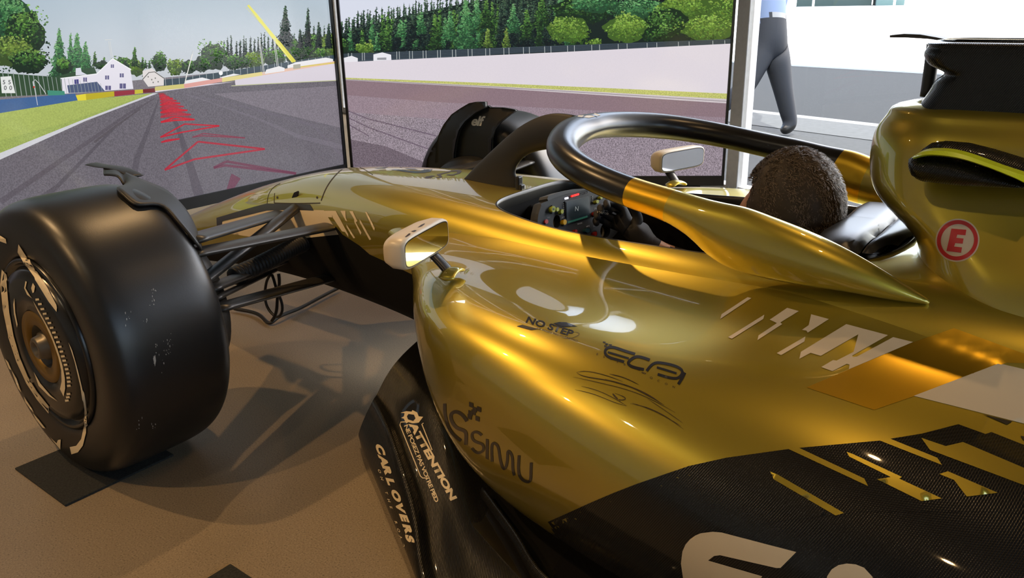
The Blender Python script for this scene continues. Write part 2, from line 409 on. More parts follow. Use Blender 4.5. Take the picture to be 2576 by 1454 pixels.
for i in range(len(posts)-1):
    tp = 5.15 if posts[i] < -1.5 else 2.7; sc_, sw_ = (posts[i]+posts[i+1])/2, posts[i+1]-posts[i]
    q = MB(); q.box(gpt(sc_, 0, .03), (sw_-.092, .09, .06), GA); q.build('window_rail', al, win)
    q = MB(); q.box(gpt(sc_, 0, tp), (sw_-.092, .09, .1), GA); q.build('window_rail', al, win)
    if tp > 3:
        for zz in (2.7, 4.0): q = MB(); q.box(gpt(sc_, 0, zz), (sw_-.092, .09, .07), GA); q.build('window_rail', al, win)
    q = MB(); q.box(gpt(sc_, 0, (tp+.05)/2), (sw_-.1, .006, tp-.06), GA); q.build('pane', GLASS, win)
    if tp < 3: hd_.box(gpt(sc_, 0, (H+tp+.05)/2), (sw_+.001, .2, H-tp-.05), GA)
struct('wall_window_header', hd_, wall_m)
pl = bpy.data.lights.new('window_portal', 'AREA'); pl.shape = 'RECTANGLE'; pl.size = 13.6; pl.size_y = 5.0; pl.cycles.is_portal = True
po = bpy.data.objects.new('window_portal', pl); COL.objects.link(po)
Mp = Matrix.Identity(4)
zax = -GN; xax = GD; yax = np.cross(zax, xax)
for i in range(3): Mp[i][0], Mp[i][1], Mp[i][2], Mp[i][3] = xax[i], yax[i], zax[i], gpt(0.3, -.14, 2.6)[i]
po.matrix_world = Mp
# light the room has: warm spotlights under the ceiling, each with its lamp housing
hm = mat('lamp_black', (0.02, 0.02, 0.02), rough=0.4)
LROW = ['over the nose', 'over the halo', 'beside the sidepod', 'behind the engine cover', 'over the cockpit', 'over the open floor']
for i, (loc, tgt, pw, colr) in enumerate(SPOTS):
    d = unit(np.array(tgt)-np.array(loc)); r = empty('ceiling_spotlight', loc, 'black ceiling spotlight '+LROW[i], 'spotlight', 'ceiling spotlights')
    q = MB(); q.tube([np.array(loc)-d*.16, np.array(loc)-d*.012], 0.05, 20); q.build('lamp_housing', hm, r, True)
    q = MB(); q.tube([np.array(loc)-d*.1, (loc[0]-d[0]*.1, loc[1]-d[1]*.1, H)], 0.01, 8); q.build('lamp_stem', hm, r, True)
    lo = light('spot_lamp', 'SPOT', loc, pw, colr, target=tgt, spot_size=math.radians(62), spot_blend=0.6, shadow_soft_size=0.03)
# outdoors
def outq(s0, s1, n0, n1, z0, z1, name, m, kind='structure'):
    q = MB(); c = (gpt((s0+s1)/2, (n0+n1)/2, (z0+z1)/2)); q.box(c, (abs(s1-s0), abs(n1-n0), z1-z0), GA)
    o = q.build(name, m); o['kind'] = kind; return o
asph = mat('asphalt', (0.034, 0.037, 0.040), rough=1.0, spec=0.08, noise=(60, 0.2), bump=(300, .4))
pave = mat('pavement', (0.058, 0.062, 0.065), rough=1.0, spec=0.08, noise=(25, 0.12), bump=(300, .2))
white_pave = mat('bright_pavement', (0.72, 0.71, 0.68), rough=0.8, noise=(5, 0.05))
outq(-30, 30, -2.35, -0.05, -.10, 0.0, 'sidewalk', pave)
outq(-30, 30, -3.05, -2.35, -.10, 0.005, 'kerb', mat('kerbstone', (0.085, 0.09, 0.093), rough=1.0, spec=0.08, noise=(18, .08)))
outq(-30, 30, -3.22, -3.05, -.10, 0.003, 'gutter', mat('gutter_line', (0.19, .195, .2), rough=1.0, spec=0.08, noise=(25, .2)))
outq(-30, 30, -8.2, -3.22, -.12, -0.004, 'road', asph)
outq(-0.5, 8.0, -6.25, -5.85, -.05, 0.0, 'road_patch', mat('road_patch', (0.052, 0.056, 0.06), rough=1.0, spec=0.08, noise=(60, .1)))
outq(-90, 90, -140, -8.2, -.12, 0.02, 'far_pavement', white_pave)
gq = MB(); gq.box((0, 0, -.2), (420, 420, .1)); go_ = gq.build('ground', mat('outer_ground', (.3, .3, .29), rough=.9)); go_['kind'] = 'structure'
# ------------------------------------------------------------------ the racing car
car = empty('race_car', (0, 0, 0), 'golden open-wheel racing car with black halo, standing in front of the screens', 'race car')
GOLD = gold_paint()
SATIN = mat('satin_gold', (0.70, 0.43, 0.03), rough=0.33, metal=0.9)
CARB = carbon(); CARBF = carbon('carbon_weave_floor', 'F', 0.004)
BLK = mat('satin_black', (0.012, 0.012, 0.013), rough=0.32, spec=0.5)
BLKM = mat('matt_black', (0.018, 0.018, 0.018), rough=0.55)
CREAM = mat('cream_vinyl', (0.74, 0.62, 0.42), rough=0.45)
DARK = mat('deep_black', (0.004, 0.004, 0.004), rough=0.8, spec=.2)
# ---- monocoque and nose: cross-sections (y, z) from the top centre to the bottom centre
CH = {1.30: [(0, .185), (.04, .184), (.07, .178), (.088, .168), (.094, .155), (.09, .14), (.07, .128), (.04, .122), (0, .12)],
      1.05: [(0, .30), (.05, .298), (.085, .288), (.105, .27), (.115, .245), (.112, .21), (.09, .18), (.05, .165), (0, .16)],
      0.78: [(0, .407), (.055, .404), (.098, .39), (.124, .36), (.134, .32), (.132, .265), (.105, .22), (.06, .20), (0, .195)],
      0.50: [(0, .507), (.06, .503), (.11, .485), (.142, .45), (.155, .40), (.153, .33), (.12, .26), (.07, .235), (0, .23)],
      0.25: [(0, .583), (.065, .579), (.12, .558), (.157, .52), (.172, .465), (.17, .38), (.135, .285), (.075, .255), (0, .25)],
      0.02: [(0, .634), (.07, .630), (.13, .607), (.168, .567), (.184, .51), (.184, .41), (.148, .295), (.085, .262), (0, .255)],
      -0.25: [(0, .659), (.085, .656), (.155, .638), (.198, .60), (.216, .54), (.216, .43), (.175, .30), (.10, .255), (0, .245)],
      -0.50: [(0, .667), (.10, .665), (.185, .652), (.232, .617), (.252, .555), (.25, .44), (.205, .30), (.12, .235), (0, .225)],
      -0.75: [(0, .665), (.11, .664), (.205, .653), (.255, .620), (.282, .56), (.285, .44), (.24, .28), (.14, .20), (0, .19)],
      -1.05: [(0, .665), (.13, .664), (.235, .650), (.288, .615), (.318, .56), (.33, .44), (.28, .26), (.16, .18), (0, .17)],
      -1.40: [(0, .672), (.15, .672), (.26, .662), (.318, .63), (.352, .575), (.365, .44), (.30, .25), (.17, .17), (0, .16)],
      -1.75: [(0, .685), (.16, .682), (.26, .665), (.32, .625), (.355, .565), (.365, .43), (.30, .24), (.17, .16), (0, .15)],
      -2.20: [(0, .66), (.15, .655), (.24, .63), (.29, .58), (.32, .51), (.33, .39), (.27, .22), (.15, .15), (0, .14)],
      -3.00: [(0, .52), (.10, .515), (.16, .49), (.20, .45), (.22, .39), (.23, .30), (.19, .19), (.10, .14), (0, .13)]}
xs = sorted(CH); rows = []
for x in xs:
    h = CH[x]; rows.append([(x, -y, z) for y, z in h[::-1]]+[(x, y, z) for y, z in h[1:]])
CL = Loft(rows, xs); VM = CL.v[8]
def v_at(x, y):
    vs = np.linspace(CL.v[3], CL.v[13], 240); P = CL.at(np.full(240, x), vs); return float(np.interp(y, P[:, 1], vs))
half = [(-0.768, 0), (-0.768, .08), (-0.772, .13), (-0.785, .165), (-0.815, .19), (-0.88, .212), (-1.0, .236), (-1.15, .252), (-1.3, .262), (-1.42, .266), (-1.52, .262), (-1.62, .245), (-1.70, .2), (-1.74, .1), (-1.745, 0)]
outl = curve([(x, y, 0) for x, y in half], 90)[:, :2]
rim2 = np.concatenate([outl, (outl*[1, -1])[::-1][1:-1]])
hole = [(x, v_at(x, y)) for x, y in rim2]
uq = np.concatenate([np.linspace(-3.0, -1.8, 36, endpoint=False), np.linspace(-1.8, -.65, 90, endpoint=False), np.linspace(-.65, 1.3, 110)])
vq = np.linspace(CL.v[0], CL.v[-1], 112)
G = np.stack(np.meshgrid(uq, vq, indexing='ij'), -1).reshape(-1, 2)
hin = inside(G, [hole]); HA = np.array(hole)
near = np.array([np.min((HA[:, 0]-g[0])**2+(HA[:, 1]-g[1])**2) < 0.006**2 for g in G])
G = G[~hin & ~near]
pts = [tuple(g) for g in G]; k0 = len(pts); pts += hole
r_ = delaunay_2d_cdt([Vector(p) for p in pts], [(k0+i, k0+(i+1) % len(hole)) for i in range(len(hole))], [], 0, 1e-6)
UV = np.array([tuple(p) for p in r_[0]]); TF = [f for f in r_[2]]
cc = np.array([UV[list(f)].mean(0) for f in TF]); kk = ~inside(cc, [hole]); TF = [f for f, b in zip(TF, kk) if b]
PV = CL.at(UV[:, 0], UV[:, 1])
chassis = mesh_obj('monocoque', PV, TF, GOLD, car)
# cockpit: rolled rim and dark inner walls
RIM = CL.at(HA[:, 0], HA[:, 1]); nR = len(RIM); cen = np.array([-1.25, 0, 0])
def ring_off(inw, dz):
    o = RIM.copy(); t = np.roll(RIM, -1, 0)-np.roll(RIM, 1, 0); nrm = np.stack([-t[:, 1], t[:, 0], 0*t[:, 0]], -1); nrm /= np.linalg.norm(nrm, axis=1)[:, None]
    s = np.sign(((cen-RIM)*nrm).sum(1)); return o+nrm*s[:, None]*inw+np.array([0, 0, dz])
rr = [RIM, ring_off(.002, .002), ring_off(.005, .001), ring_off(.007, -.008), ring_off(.006, -.03)]
mesh_obj('cockpit_rim', np.concatenate(rr), grid_faces(5, nR, cv=True), mat('rim_edge', (.02, .019, .016), rough=.35), car)
rr = [ring_off(.006, -.03), ring_off(.004, -.09), ring_off(.0, -.2), ring_off(.01, -.38)]
ov = np.concatenate(rr); of = grid_faces(4, nR, cv=True)+[tuple(3*nR+i for i in range(nR))]
mesh_obj('cockpit_lining', ov, of, DARK, car)
# ---- sidepod: sections (y, z) from the chassis outward, over the shoulder and under
PODS = {-0.40: [(.185, .580), (.195, .574), (.204, .567), (.211, .559), (.215, .550), (.216, .541), (.214, .532), (.210, .523), (.204, .514), (.196, .506)],
        -0.52: [(.21, .595), (.225, .588), (.243, .580), (.260, .571), (.272, .559), (.275, .547), (.27, .535), (.26, .524), (.245, .513), (.225, .503)],
        -0.64: [(.225, .606), (.25, .594), (.283, .583), (.317, .573), (.341, .557), (.347, .54), (.341, .523), (.325, .506), (.30, .490), (.265, .475)],
        -0.76: [(.235, .615), (.27, .599), (.325, .585), (.387, .576), (.435, .556), (.453, .525), (.449, .49), (.43, .45), (.395, .41), (.345, .38)],
        -0.85: [(.245, .622), (.285, .602), (.35, .586), (.43, .583), (.502, .577), (.541, .541), (.543, .48), (.52, .412), (.48, .35), (.42, .305)],
        -0.95: [(.25, .627), (.295, .604), (.365, .588), (.46, .588), (.558, .588), (.624, .549), (.634, .462), (.612, .36), (.562, .272), (.49, .225)],
        -1.12: [(.265, .632), (.315, .608), (.40, .589), (.51, .590), (.621, .591), (.700, .545), (.714, .442), (.69, .32), (.635, .205), (.555, .165)],
        -1.33: [(.29, .640), (.345, .612), (.435, .591), (.545, .588), (.662, .582), (.743, .527), (.762, .422), (.73, .285), (.66, .168), (.57, .14)],
        -1.60: [(.31, .640), (.365, .607), (.455, .584), (.57, .570), (.68, .543), (.762, .483), (.787, .385), (.758, .26), (.685, .155), (.59, .13)],
        -1.90: [(.30, .615), (.36, .576), (.45, .550), (.565, .532), (.68, .50), (.766, .438), (.793, .345), (.762, .23), (.685, .145), (.59, .125)],
        -2.30: [(.25, .55), (.31, .51), (.40, .48), (.52, .455), (.635, .42), (.725, .36), (.76, .28), (.73, .19), (.655, .13), (.56, .115)],
        -3.00: [(.15, .41), (.20, .365), (.27, .33), (.36, .30), (.44, .27), (.50, .225), (.52, .185), (.495, .145), (.44, .12), (.38, .11)]}
px_ = sorted(PODS)
POL = Loft([[(x, y, z) for y, z in PODS[x]] for x in px_], px_)
ug = np.concatenate([np.linspace(-3.0, -1.95, 30, endpoint=False), np.linspace(-1.95, -.40, 150)])
vg = np.linspace(POL.v[0], POL.v[-1], 84)
pg = np.einsum('pi,ijk,qj->pqk', spl_basis(POL.u, ug), POL.C, spl_basis(POL.v, vg))
def side(name, P, F, m, s, **k):
    Q = np.asarray(P, float).copy(); Q[:, 1] *= s
    return mesh_obj(name, Q, F if s > 0 else [f[::-1] for f in F], m, car, **k)
nu_, nv_ = pg.shape[:2]; pf = grid_faces(nu_, nv_, flip=True)
pods = {}
for s in (1, -1):
    pods[s] = side('sidepod', pg.reshape(-1, 3), pf, GOLD, s)
# ---- engine cover by level: (z, leading edge X, half width, nose length)
LV = [(.46, -1.86, .20, .2), (.56, -1.80, .235, .2), (.63, -1.775, .262, .19), (.68, -1.762, .252, .17), (.71, -1.752, .234, .155), (.737, -1.724, .213, .15), (.77, -1.68, .190, .15), (.80, -1.655, .173, .15),
      (.84, -1.645, .156, .15), (.88, -1.644, .143, .15), (.91, -1.652, .130, .15), (.935, -1.666, .113, .14), (.952, -1.69, .09, .12), (.960, -1.73, .055, .09)]
def level(z, xl, wd, ln, xe=-3.0, we=.03):
    t = np.linspace(0, 1, 26); a = t*PI/2
    x = np.concatenate([xl-ln*(1-np.cos(a)), np.linspace(xl-ln, xe, 26)[1:]])
    y = np.concatenate([wd*np.sin(a)**.9, wd*(1-np.linspace(0, 1, 26)[1:]**1.8)+we*np.linspace(0, 1, 26)[1:]])
    P = np.stack([x, y, 0*x+z], -1); Q = P[1:].copy(); Q[:, 1] *= -1
    return np.concatenate([Q[::-1], P])
rowsL = [level(*q) for q in LV]
EL = Loft(rowsL, [q[0] for q in LV], np.arange(len(rowsL[0])))
zq = np.linspace(.46, .960, 90); eg = np.einsum('pi,ijk->pjk', spl_basis(EL.u, zq), EL.C)
ne = eg.shape[1]; V = eg.reshape(-1, 3); F = grid_faces(90, ne, flip=True)+[tuple(89*ne+j for j in range(ne))]
ecover = mesh_obj('engine_cover', V, F, GOLD, car)
CVB = bvh_of([chassis, pods[1], ecover])
# ---- airbox on top
LA = [(.940, -1.712), (.955, -1.722), (.985, -1.737), (1.003, -1.748), (1.012, -1.754), (1.017, -1.745), (1.023, -1.731), (1.032, -1.721), (1.048, -1.716), (1.060, -1.720)]
LA = [(z_, x_, .088, .045) for z_, x_ in LA]+[(1.066, -1.726, .080, .045), (1.069, -1.745, .06, .045)]
AL_ = Loft([level(*q, xe=-2.9, we=.02) for q in LA], [q[0] for q in LA], np.arange(ne))
zq = np.linspace(LA[0][0], LA[-1][0], 60); ag = np.einsum('pi,ijk->pjk', spl_basis(AL_.u, zq), AL_.C)
airbox = mesh_obj('airbox', ag.reshape(-1, 3), grid_faces(60, ne, flip=True)+[tuple(59*ne+j for j in range(ne))], CARB, car)
q = MB(); q.tube(curve([at_plane(2331, 243, 1, -.06), at_plane(2338, 195, 1, -.06), at_plane(2349, 110, 1, -.06)], 10), .0125, 14); q.build('intake_strut', mat('strut_grey', (.05, .05, .048), rough=.4), car, True)
q = MB(); q.prism([at_plane(x, y, 1, -.15) for x, y in ((2254, 86), (2254, 91.5), (2300, 92), (2350, 95), (2400, 102), (2400, 97), (2370, 91), (2330, 84), (2290, 82.5))], (0, .05, 0)); q.build('camera_wing', mat('wing_grey', (.06, .055, .045), rough=.5), car)
# ---- ear-shaped winglets on the cover, with the lime stripe along the edge
LIME = mat('lime_vinyl', (0.72, 0.86, 0.02), rough=0.4)
earp = [(2286, 400), (2300, 391), (2340, 387), (2400, 394), (2460, 411), (2520, 434), (2576, 458), (2660, 500), (2720, 540), (2650, 520), (2576, 474), (2470, 470), (2400, 466), (2340, 458), (2303, 447), (2292, 437)]
scoop = [(2310, 392), (2322, 374), (2345, 359), (2380, 354), (2440, 359), (2500, 374), (2576, 397), (2680, 445), (2740, 500), (2720, 540), (2660, 500), (2576, 462), (2460, 420), (2340, 398)]
for s in (1, -1):
    e = pillow('side_ear', earp, 1, .205, .035, CARB, car, 9); c = pillow('ear_scoop', scoop, 1, .165, .045, CARB, car, 9)
    if s == 1: eb = bvh_of([e, c])
    else:
        for o in (e, c):
            for v in o.data.vertices: v.co.y *= -1
            o.data.flip_normals()
q = MB()
c9 = cropf(2050, 60, 3.1616)
up_ = curve([(x, y, 0) for x, y in c9([(770, 1062), (830, 1027), (890, 1011), (960, 1008), (1050, 1013), (1150, 1032), (1250, 1062), (1350, 1098), (1450, 1135), (1560, 1172), (1663, 1207), (1850, 1290)])], 50)[:, :2]
lo_ = curve([(x, y, 0) for x, y in c9([(775, 1066), (850, 1046), (900, 1040), (1000, 1044), (1100, 1058), (1200, 1080), (1300, 1112), (1400, 1147), (1500, 1187), (1580, 1220), (1663, 1260), (1850, 1350)])], 50)[:, :2]
A_ = np.array([at_plane(x, y, 1, .236) for x, y in up_]); B_ = np.array([at_plane(x, y, 1, .246) for x, y in lo_])
V_ = np.concatenate([A_, B_, B_+[0, -.012, -.004], A_+[0, -.03, 0]])
mesh_obj('lime_stripe', V_, grid_faces(4, 50, cu=True), LIME, car, smooth=False)

# ---- halo: ring with rear fairings, and the centre strut
HL = [(-1.835, .285, .652, .004, .006), (-1.79, .295, .664, .016, .018), (-1.72, .308, .684, .032, .034), (-1.64, .322, .702, .048, .043), (-1.56, .333, .716, .058, .043), (-1.49, .34, .732, .058, .038),
      (-1.435, .343, .752, .043, .034), (-1.38, .343, .768, .034, .031), (-1.30, .338, .781, .031, .031), (-1.20, .323, .797, .031, .031), (-1.115, .290, .812, .032, .033), (-1.042, .232, .826, .033, .036), (-.99, .150, .837, .033, .041), (-.958, .06, .844, .032, .05), (-.95, 0, .846, .031, .056)]
hp = np.array(HL); hm_ = hp[::-1][1:].copy(); hm_[:, 1] *= -1; HP = np.concatenate([hp, hm_])
tt = np.concatenate([[0], np.cumsum(np.linalg.norm(np.diff(HP[:, :3], axis=0), axis=1))])
HC = spl_basis(tt, np.linspace(0, tt[-1], 260)) @ HP
HV, HF = tube_geo(HC[:, :3], .03, 26, True, (np.maximum(HC[:, 3], .003), np.maximum(HC[:, 4], .004)))
HBLK = mat('halo_black', (0.014, 0.014, 0.014), rough=0.28, spec=0.5)
fm = []
for i in range(len(HC)-1):
    c = (HC[i]+HC[i+1])/2; xb, xs_ = (-1.275, -1.375) if c[1] > 0 else (-1.475, -1.555)
    fm += [0 if c[0] > xb else (1 if c[0] > xs_ else 2)]*26
fm += [2, 2]
halo = mesh_obj('halo', HV, HF, HBLK, car, mats=[HBLK, SATIN, GOLD], fmat=fm)
fe = [(1165, 452), (1205, 410), (1250, 367), (1300, 324), (1345, 298), (1395, 285), (1450, 290)]
be = [(1312, 484), (1303, 455), (1296, 432), (1305, 410), (1330, 388), (1375, 376), (1440, 368)]
FE = curve([at_plane(x, y, 1, 0) for x, y in fe], 40); BE = curve([at_plane(x, y, 1, 0) for x, y in be], 40)
SV = []; nn = 24
for i in range(40):
    a = np.linspace(0, 2*PI, nn, endpoint=False); th = .013+.014*(i/39)**3
    c = (FE[i]+BE[i])/2; hx = (FE[i]-BE[i])/2
    SV += [c+hx*math.cos(q)+np.array([0, th*math.sin(q)*(1-.25*math.cos(q)), 0]) for q in a]
strut = mesh_obj('halo_strut', SV, grid_faces(40, nn, cv=True)+[tuple(range(nn))[::-1], tuple(39*nn+j for j in range(nn))], BLKM, car)
q = MB(); b0 = at_plane(1303, 462, 1, .012); q.box(b0+[-.004, 0, -.004], (.012, .02, .05), bev=.003); q.box(b0+[-.012, 0, -.014], (.012, .018, .028), bev=.003); q.build('strut_bracket', BLK, halo)

# ---- headrest behind the driver
hr = mat('headrest_black', (0.02, 0.02, 0.022), rough=0.34, spec=0.6)
for nm, lp in (('a', [(2070, 612), (2110, 572), (2150, 532), (2182, 515), (2230, 519), (2289, 531), (2250, 562), (2206, 599), (2150, 592), (2110, 598)]), ('b', [(2292, 532), (2312, 536), (2323, 560), (2320, 586), (2290, 602), (2240, 604), (2209, 600), (2255, 563)])):
    o = pillow('headrest_pad', lp, 2, .688, .022, hr, car, 8, .35)
    o2 = pillow('headrest_pad', lp, 2, .688, .022, hr, car, 8, .35)
    for v in o2.data.vertices: v.co.y = -v.co.y-.02
    o2.data.flip_normals()
q = MB(); q.box((-1.70, 0, .60), (.10, .30, .13), bev=.02); q.build('headrest_base', hr, car)
# ---- mirrors
for s in (1, -1):
    ctr = np.array([-.930, .572*s, .678]) if s > 0 else np.array([-.937, -.592, .668])
    w_ = unit(np.array([-.28, 1.0*s, 0.0])); nrm = unit(np.cross(w_, [0, 0, 1])); nrm = nrm if nrm[0] < 0 else -nrm; up = np.array([0, 0, 1.0])
    mr = empty('wing_mirror', tuple(ctr), parent=None); mr.parent = car
    a = np.linspace(0, 2*PI, 40, endpoint=False)
    def sec(hw, hh, n_, dz=0, ex=.36):
        return [ctr+w_*(hw*math.copysign(abs(math.cos(t))**ex, math.cos(t)))+up*(hh*math.copysign(abs(math.sin(t))**ex, math.sin(t))+dz)+nrm*n_ for t in a]
    secs = [sec(.096, .0295, .001), sec(.1, .033, .0), sec(.102, .035, -.008), sec(.101, .0345, -.03), sec(.093, .030, -.05, 0, .5), sec(.07, .022, -.064, 0, .7), sec(.03, .01, -.070, 0, .9)]
    Vm = [p for q_ in secs for p in q_]; mesh_obj('mirror_housing', Vm, grid_faces(7, 40, cv=True)+[tuple(6*40+j for j in range(40))], mat('cream_shell', (.62, .53, .40), rough=.35), mr)
    g = sec(.0945, .028, .0015); mesh_obj('mirror_frame', sec(.0965, .030, .0005)+sec(.0965, .030, .0012), grid_faces(2, 40, cv=True)+[tuple(40+j for j in range(40))], BLK, mr, smooth=False)
    mesh_obj('mirror_glass', g, [tuple(range(40))], mat('mirror_silver', (.86, .86, .87), rough=.03, metal=1.0), mr, smooth=False)
    b1 = ctr-w_*.045-up*.03-nrm*.02; foot = np.array([-.952, .525*s, .600])
    q = MB(); q.tube(curve([b1, b1*.55+foot*.45+nrm*.002, foot], 12), .01, 12, flat=(np.full(12, .006), np.full(12, .017))); q.build('mirror_stalk', BLK, mr, True)
    q = MB(); q.tube(curve([foot-w_*.036+up*.001, foot-w_*.012+up*.009, foot+w_*.014+up*.008, foot+w_*.032-up*.002], 14), .02, 16, flat=(np.array([.003]+[.006]*12+[.003]), np.array([.006]+[.019]*12+[.006])))
    q.build('mirror_foot', GOLD, mr, True)
    if s > 0:
        hb = bvh_of([o for o in mr.children if o.name.startswith('mirror_housing')])
        c1 = cropf(960, 520, 7.27)
        for pl in ([(425, 555), (500, 490), (530, 492), (515, 520), (450, 560)], [(535, 455), (600, 430), (640, 435), (600, 465)], [(655, 385), (720, 335), (790, 305), (785, 325), (735, 360), (700, 372)]):
            drape('mirror_print', c1(pl), hb, mat('print_brown', (.035, .02, .015), rough=.4), mr, 3, .0008)
# ---- floor edge and deck
FB = [(903, 1098), (915, 1140), (935, 1185), (965, 1255), (1000, 1335), (1050, 1454)]
FR = [(935, 1008), (955, 1045), (978, 1100), (1010, 1195), (1040, 1310), (1060, 1454)]
B3 = [at_plane(x, y, 2, .03) for x, y in FB]; R3 = [at_plane(x, y, 2, z) for (x, y), z in zip(FR, (.165, .162, .154, .132, .094, .058))]
B3 += [np.array([-1.28, .90, .03]), np.array([-1.8, .94, .03]), np.array([-3.0, .90, .03])]
R3 += [np.array([-1.28, .895, .048]), np.array([-1.8, .935, .05]), np.array([-3.0, .895, .05])]
rowsF = []
for i, (b_, r2) in enumerate(zip(B3, R3)):
    inn = np.array([0.10, -1, 0])
    rowsF.append([b_+[0, -.012, 0], b_, b_*.5+r2*.5+[0, .006, 0], r2+[0, .003, -.008], r2+inn*.008+[0, 0, .001], r2+inn*.03+[0, 0, -.012], r2+inn*.07+[0, 0, -.006], r2+inn*.14+[0, 0, .012+.03*min(1, i/5)], r2+inn*.24+[0, 0, .02+.03*min(1, i/5)], r2+inn*.36+[0, 0, .02+.03*min(1, i/5)]])
# front corner leans back under the pod
for j in range(5, 10): rowsF[0][j] = rowsF[0][j]+np.array([(j-4)*.012, 0, (j-4)*.010])
FLf = Loft(rowsF, np.arange(len(rowsF))); fg = FLf.grid(90, 44)
for s in (1, -1):
    o = side('floor_edge', fg.reshape(-1, 3), grid_faces(90, 44), CARBF, s)
    if s == 1: fedge = o
deck = MB(); 
dp = [(-.75, .30), (-.95, .52), (-1.1, .66), (-1.3, .74), (-1.6, .775), (-2.0, .77), (-3.0, .73)]
DV = []; 
for x, y in dp: DV += [(x, y, .105), (x, -y, .105), (x, y, .045), (x, -y, .045)]
DF = []
for i in range(len(dp)-1):
    k = i*4; DF += [(k, k+4, k+5, k+1), (k+2, k+3, k+7, k+6), (k, k+2, k+6, k+4), (k+1, k+5, k+7, k+3)]
DF += [(0, 1, 3, 2), (24, 26, 27, 25)]
GLOSS = mat('gloss_floor', (.012, .0115, .011), rough=.12, coat=1.0, coat_rough=.05, spec=.8)
mesh_obj('floor_deck', DV, DF, GLOSS, car, smooth=False)
q = MB(); st = [at_plane(x, y, 2, z) for x, y, z in ((1215, 1240, .12), (1262, 1305, .125), (1310, 1375, .13), (1362, 1454, .13))]; st.append(np.array([-1.6, .76, .125]))
q.tube(curve(st, 30), .01, 10, flat=(np.full(30, .016), np.full(30, .007))); q.build('floor_strake', CARB, car, True)
q = MB(); q.box((-1.75, 0, .035), (2.2, .30, .02), bev=.004); q.build('plank', mat('plank_wood', (.10, .07, .04), rough=.6), car)
# inner lower body joining chassis and floor
q = MB(); q.tube([(-.55, 0, .15), (-.9, 0, .13), (-1.5, 0, .13), (-2.6, 0, .12)], .1, 16, flat=(np.array([.05, .09, .08, .07]), np.array([.18, .34, .42, .35]))); q.build('keel', DARK, car, True)

# ---- wheels
RUB = mat('tyre_rubber', (0.011, 0.0108, 0.0105), rough=0.36, spec=0.5, bump=(500, .06))
RIMM = mat('rim_black', (0.012, 0.012, 0.012), rough=0.25, spec=0.5)
HUBG = mat('hub_bronze', (.20, .115, .02), rough=.4, metal=.6)
STEEL = mat('hub_nut', (.16, .14, .11), rough=.35, metal=.7)
R0 = .3633; YO, YI = 1.0, .690; WC = (0, 0, R0)
# profile (radius, y) around the tyre from the outer bead over the tread to the inner bead
TP = [(.222, .975), (.227, .988), (.245, .995), (.275, .999), (.30, 1.0), (.322, .997), (.340, .988), (.352, .974), (.3595, .95), (.3628, .91), (.3633, .845), (.3628, .78), (.3595, .74), (.352, .716), (.340, .702), (.322, .693), (.30, .690), (.275, .693), (.25, .70), (.236, .72)]
def wheel(s, rear=False, x0=0.0, ys=0.0, wf=1.0):
    yc = .845
    tp = curve([(r, yc+(y-yc)*wf, 0) for r, y in TP], 70)[:, :2]
    V_, F_ = lathe([(r, s*(y+ys)) for r, y in tp], 128, (x0, 0, R0))
    ty = mesh_obj('rear_tyre' if rear else 'tyre', V_, F_ if s < 0 else [f[::-1] for f in F_], RUB, car)
    yo = lambda y: s*(yc+(y-yc)*wf+ys)
    rim = [(.222, .975), (.225, .995), (.219, .999), (.212, .994), (.207, .984), (.203, .984), (.199, .992), (.195, 1.002), (.17, 1.008), (.13, 1.010), (.098, 1.009), (.096, 1.003), (.056, 1.001), (.052, .965), (.0, .965)]
    V_, F_ = lathe([(r, yo(y)) for r, y in rim], 96, (x0, 0, R0)); ro = mesh_obj('rim', V_, F_ if s < 0 else [f[::-1] for f in F_], RIMM, ty)
    V_, F_ = lathe([(r, yo(y)) for r, y in [(.0965, 1.003), (.094, 1.008), (.058, 1.007), (.055, .985)]], 64, (x0, 0, R0)); mesh_obj('hub_ring', V_, F_ if s < 0 else [f[::-1] for f in F_], HUBG, ty)
    V_, F_ = lathe([(r, yo(y)) for r, y in [(.040, .96), (.037, 1.0), (.031, 1.004), (.028, 1.018), (.024, 1.021), (.018, 1.021), (.016, 1.006), (.0, 1.006)]], 40, (x0, 0, R0)); mesh_obj('hub_nut', V_, F_ if s < 0 else [f[::-1] for f in F_], STEEL, ty)
    V_, F_ = lathe([(r, yo(y)) for r, y in [(.236, .72), (.21, .72), (.20, .76), (.20, .90)]], 64, (x0, 0, R0)); mesh_obj('rim_barrel', V_, F_ if s > 0 else [f[::-1] for f in F_], RIMM, ty)
    for k in range(5):
        a = k*2*PI/5+.5; c = np.array([x0+.082*math.cos(a), yo(.953), R0+.082*math.sin(a)])
    return ty, ro
tyL, rimL = wheel(1); tyR, rimR = wheel(-1)
wheel(1, True, -3.6, -.05, 1.3); wheel(-1, True, -3.6, -.05, 1.3)
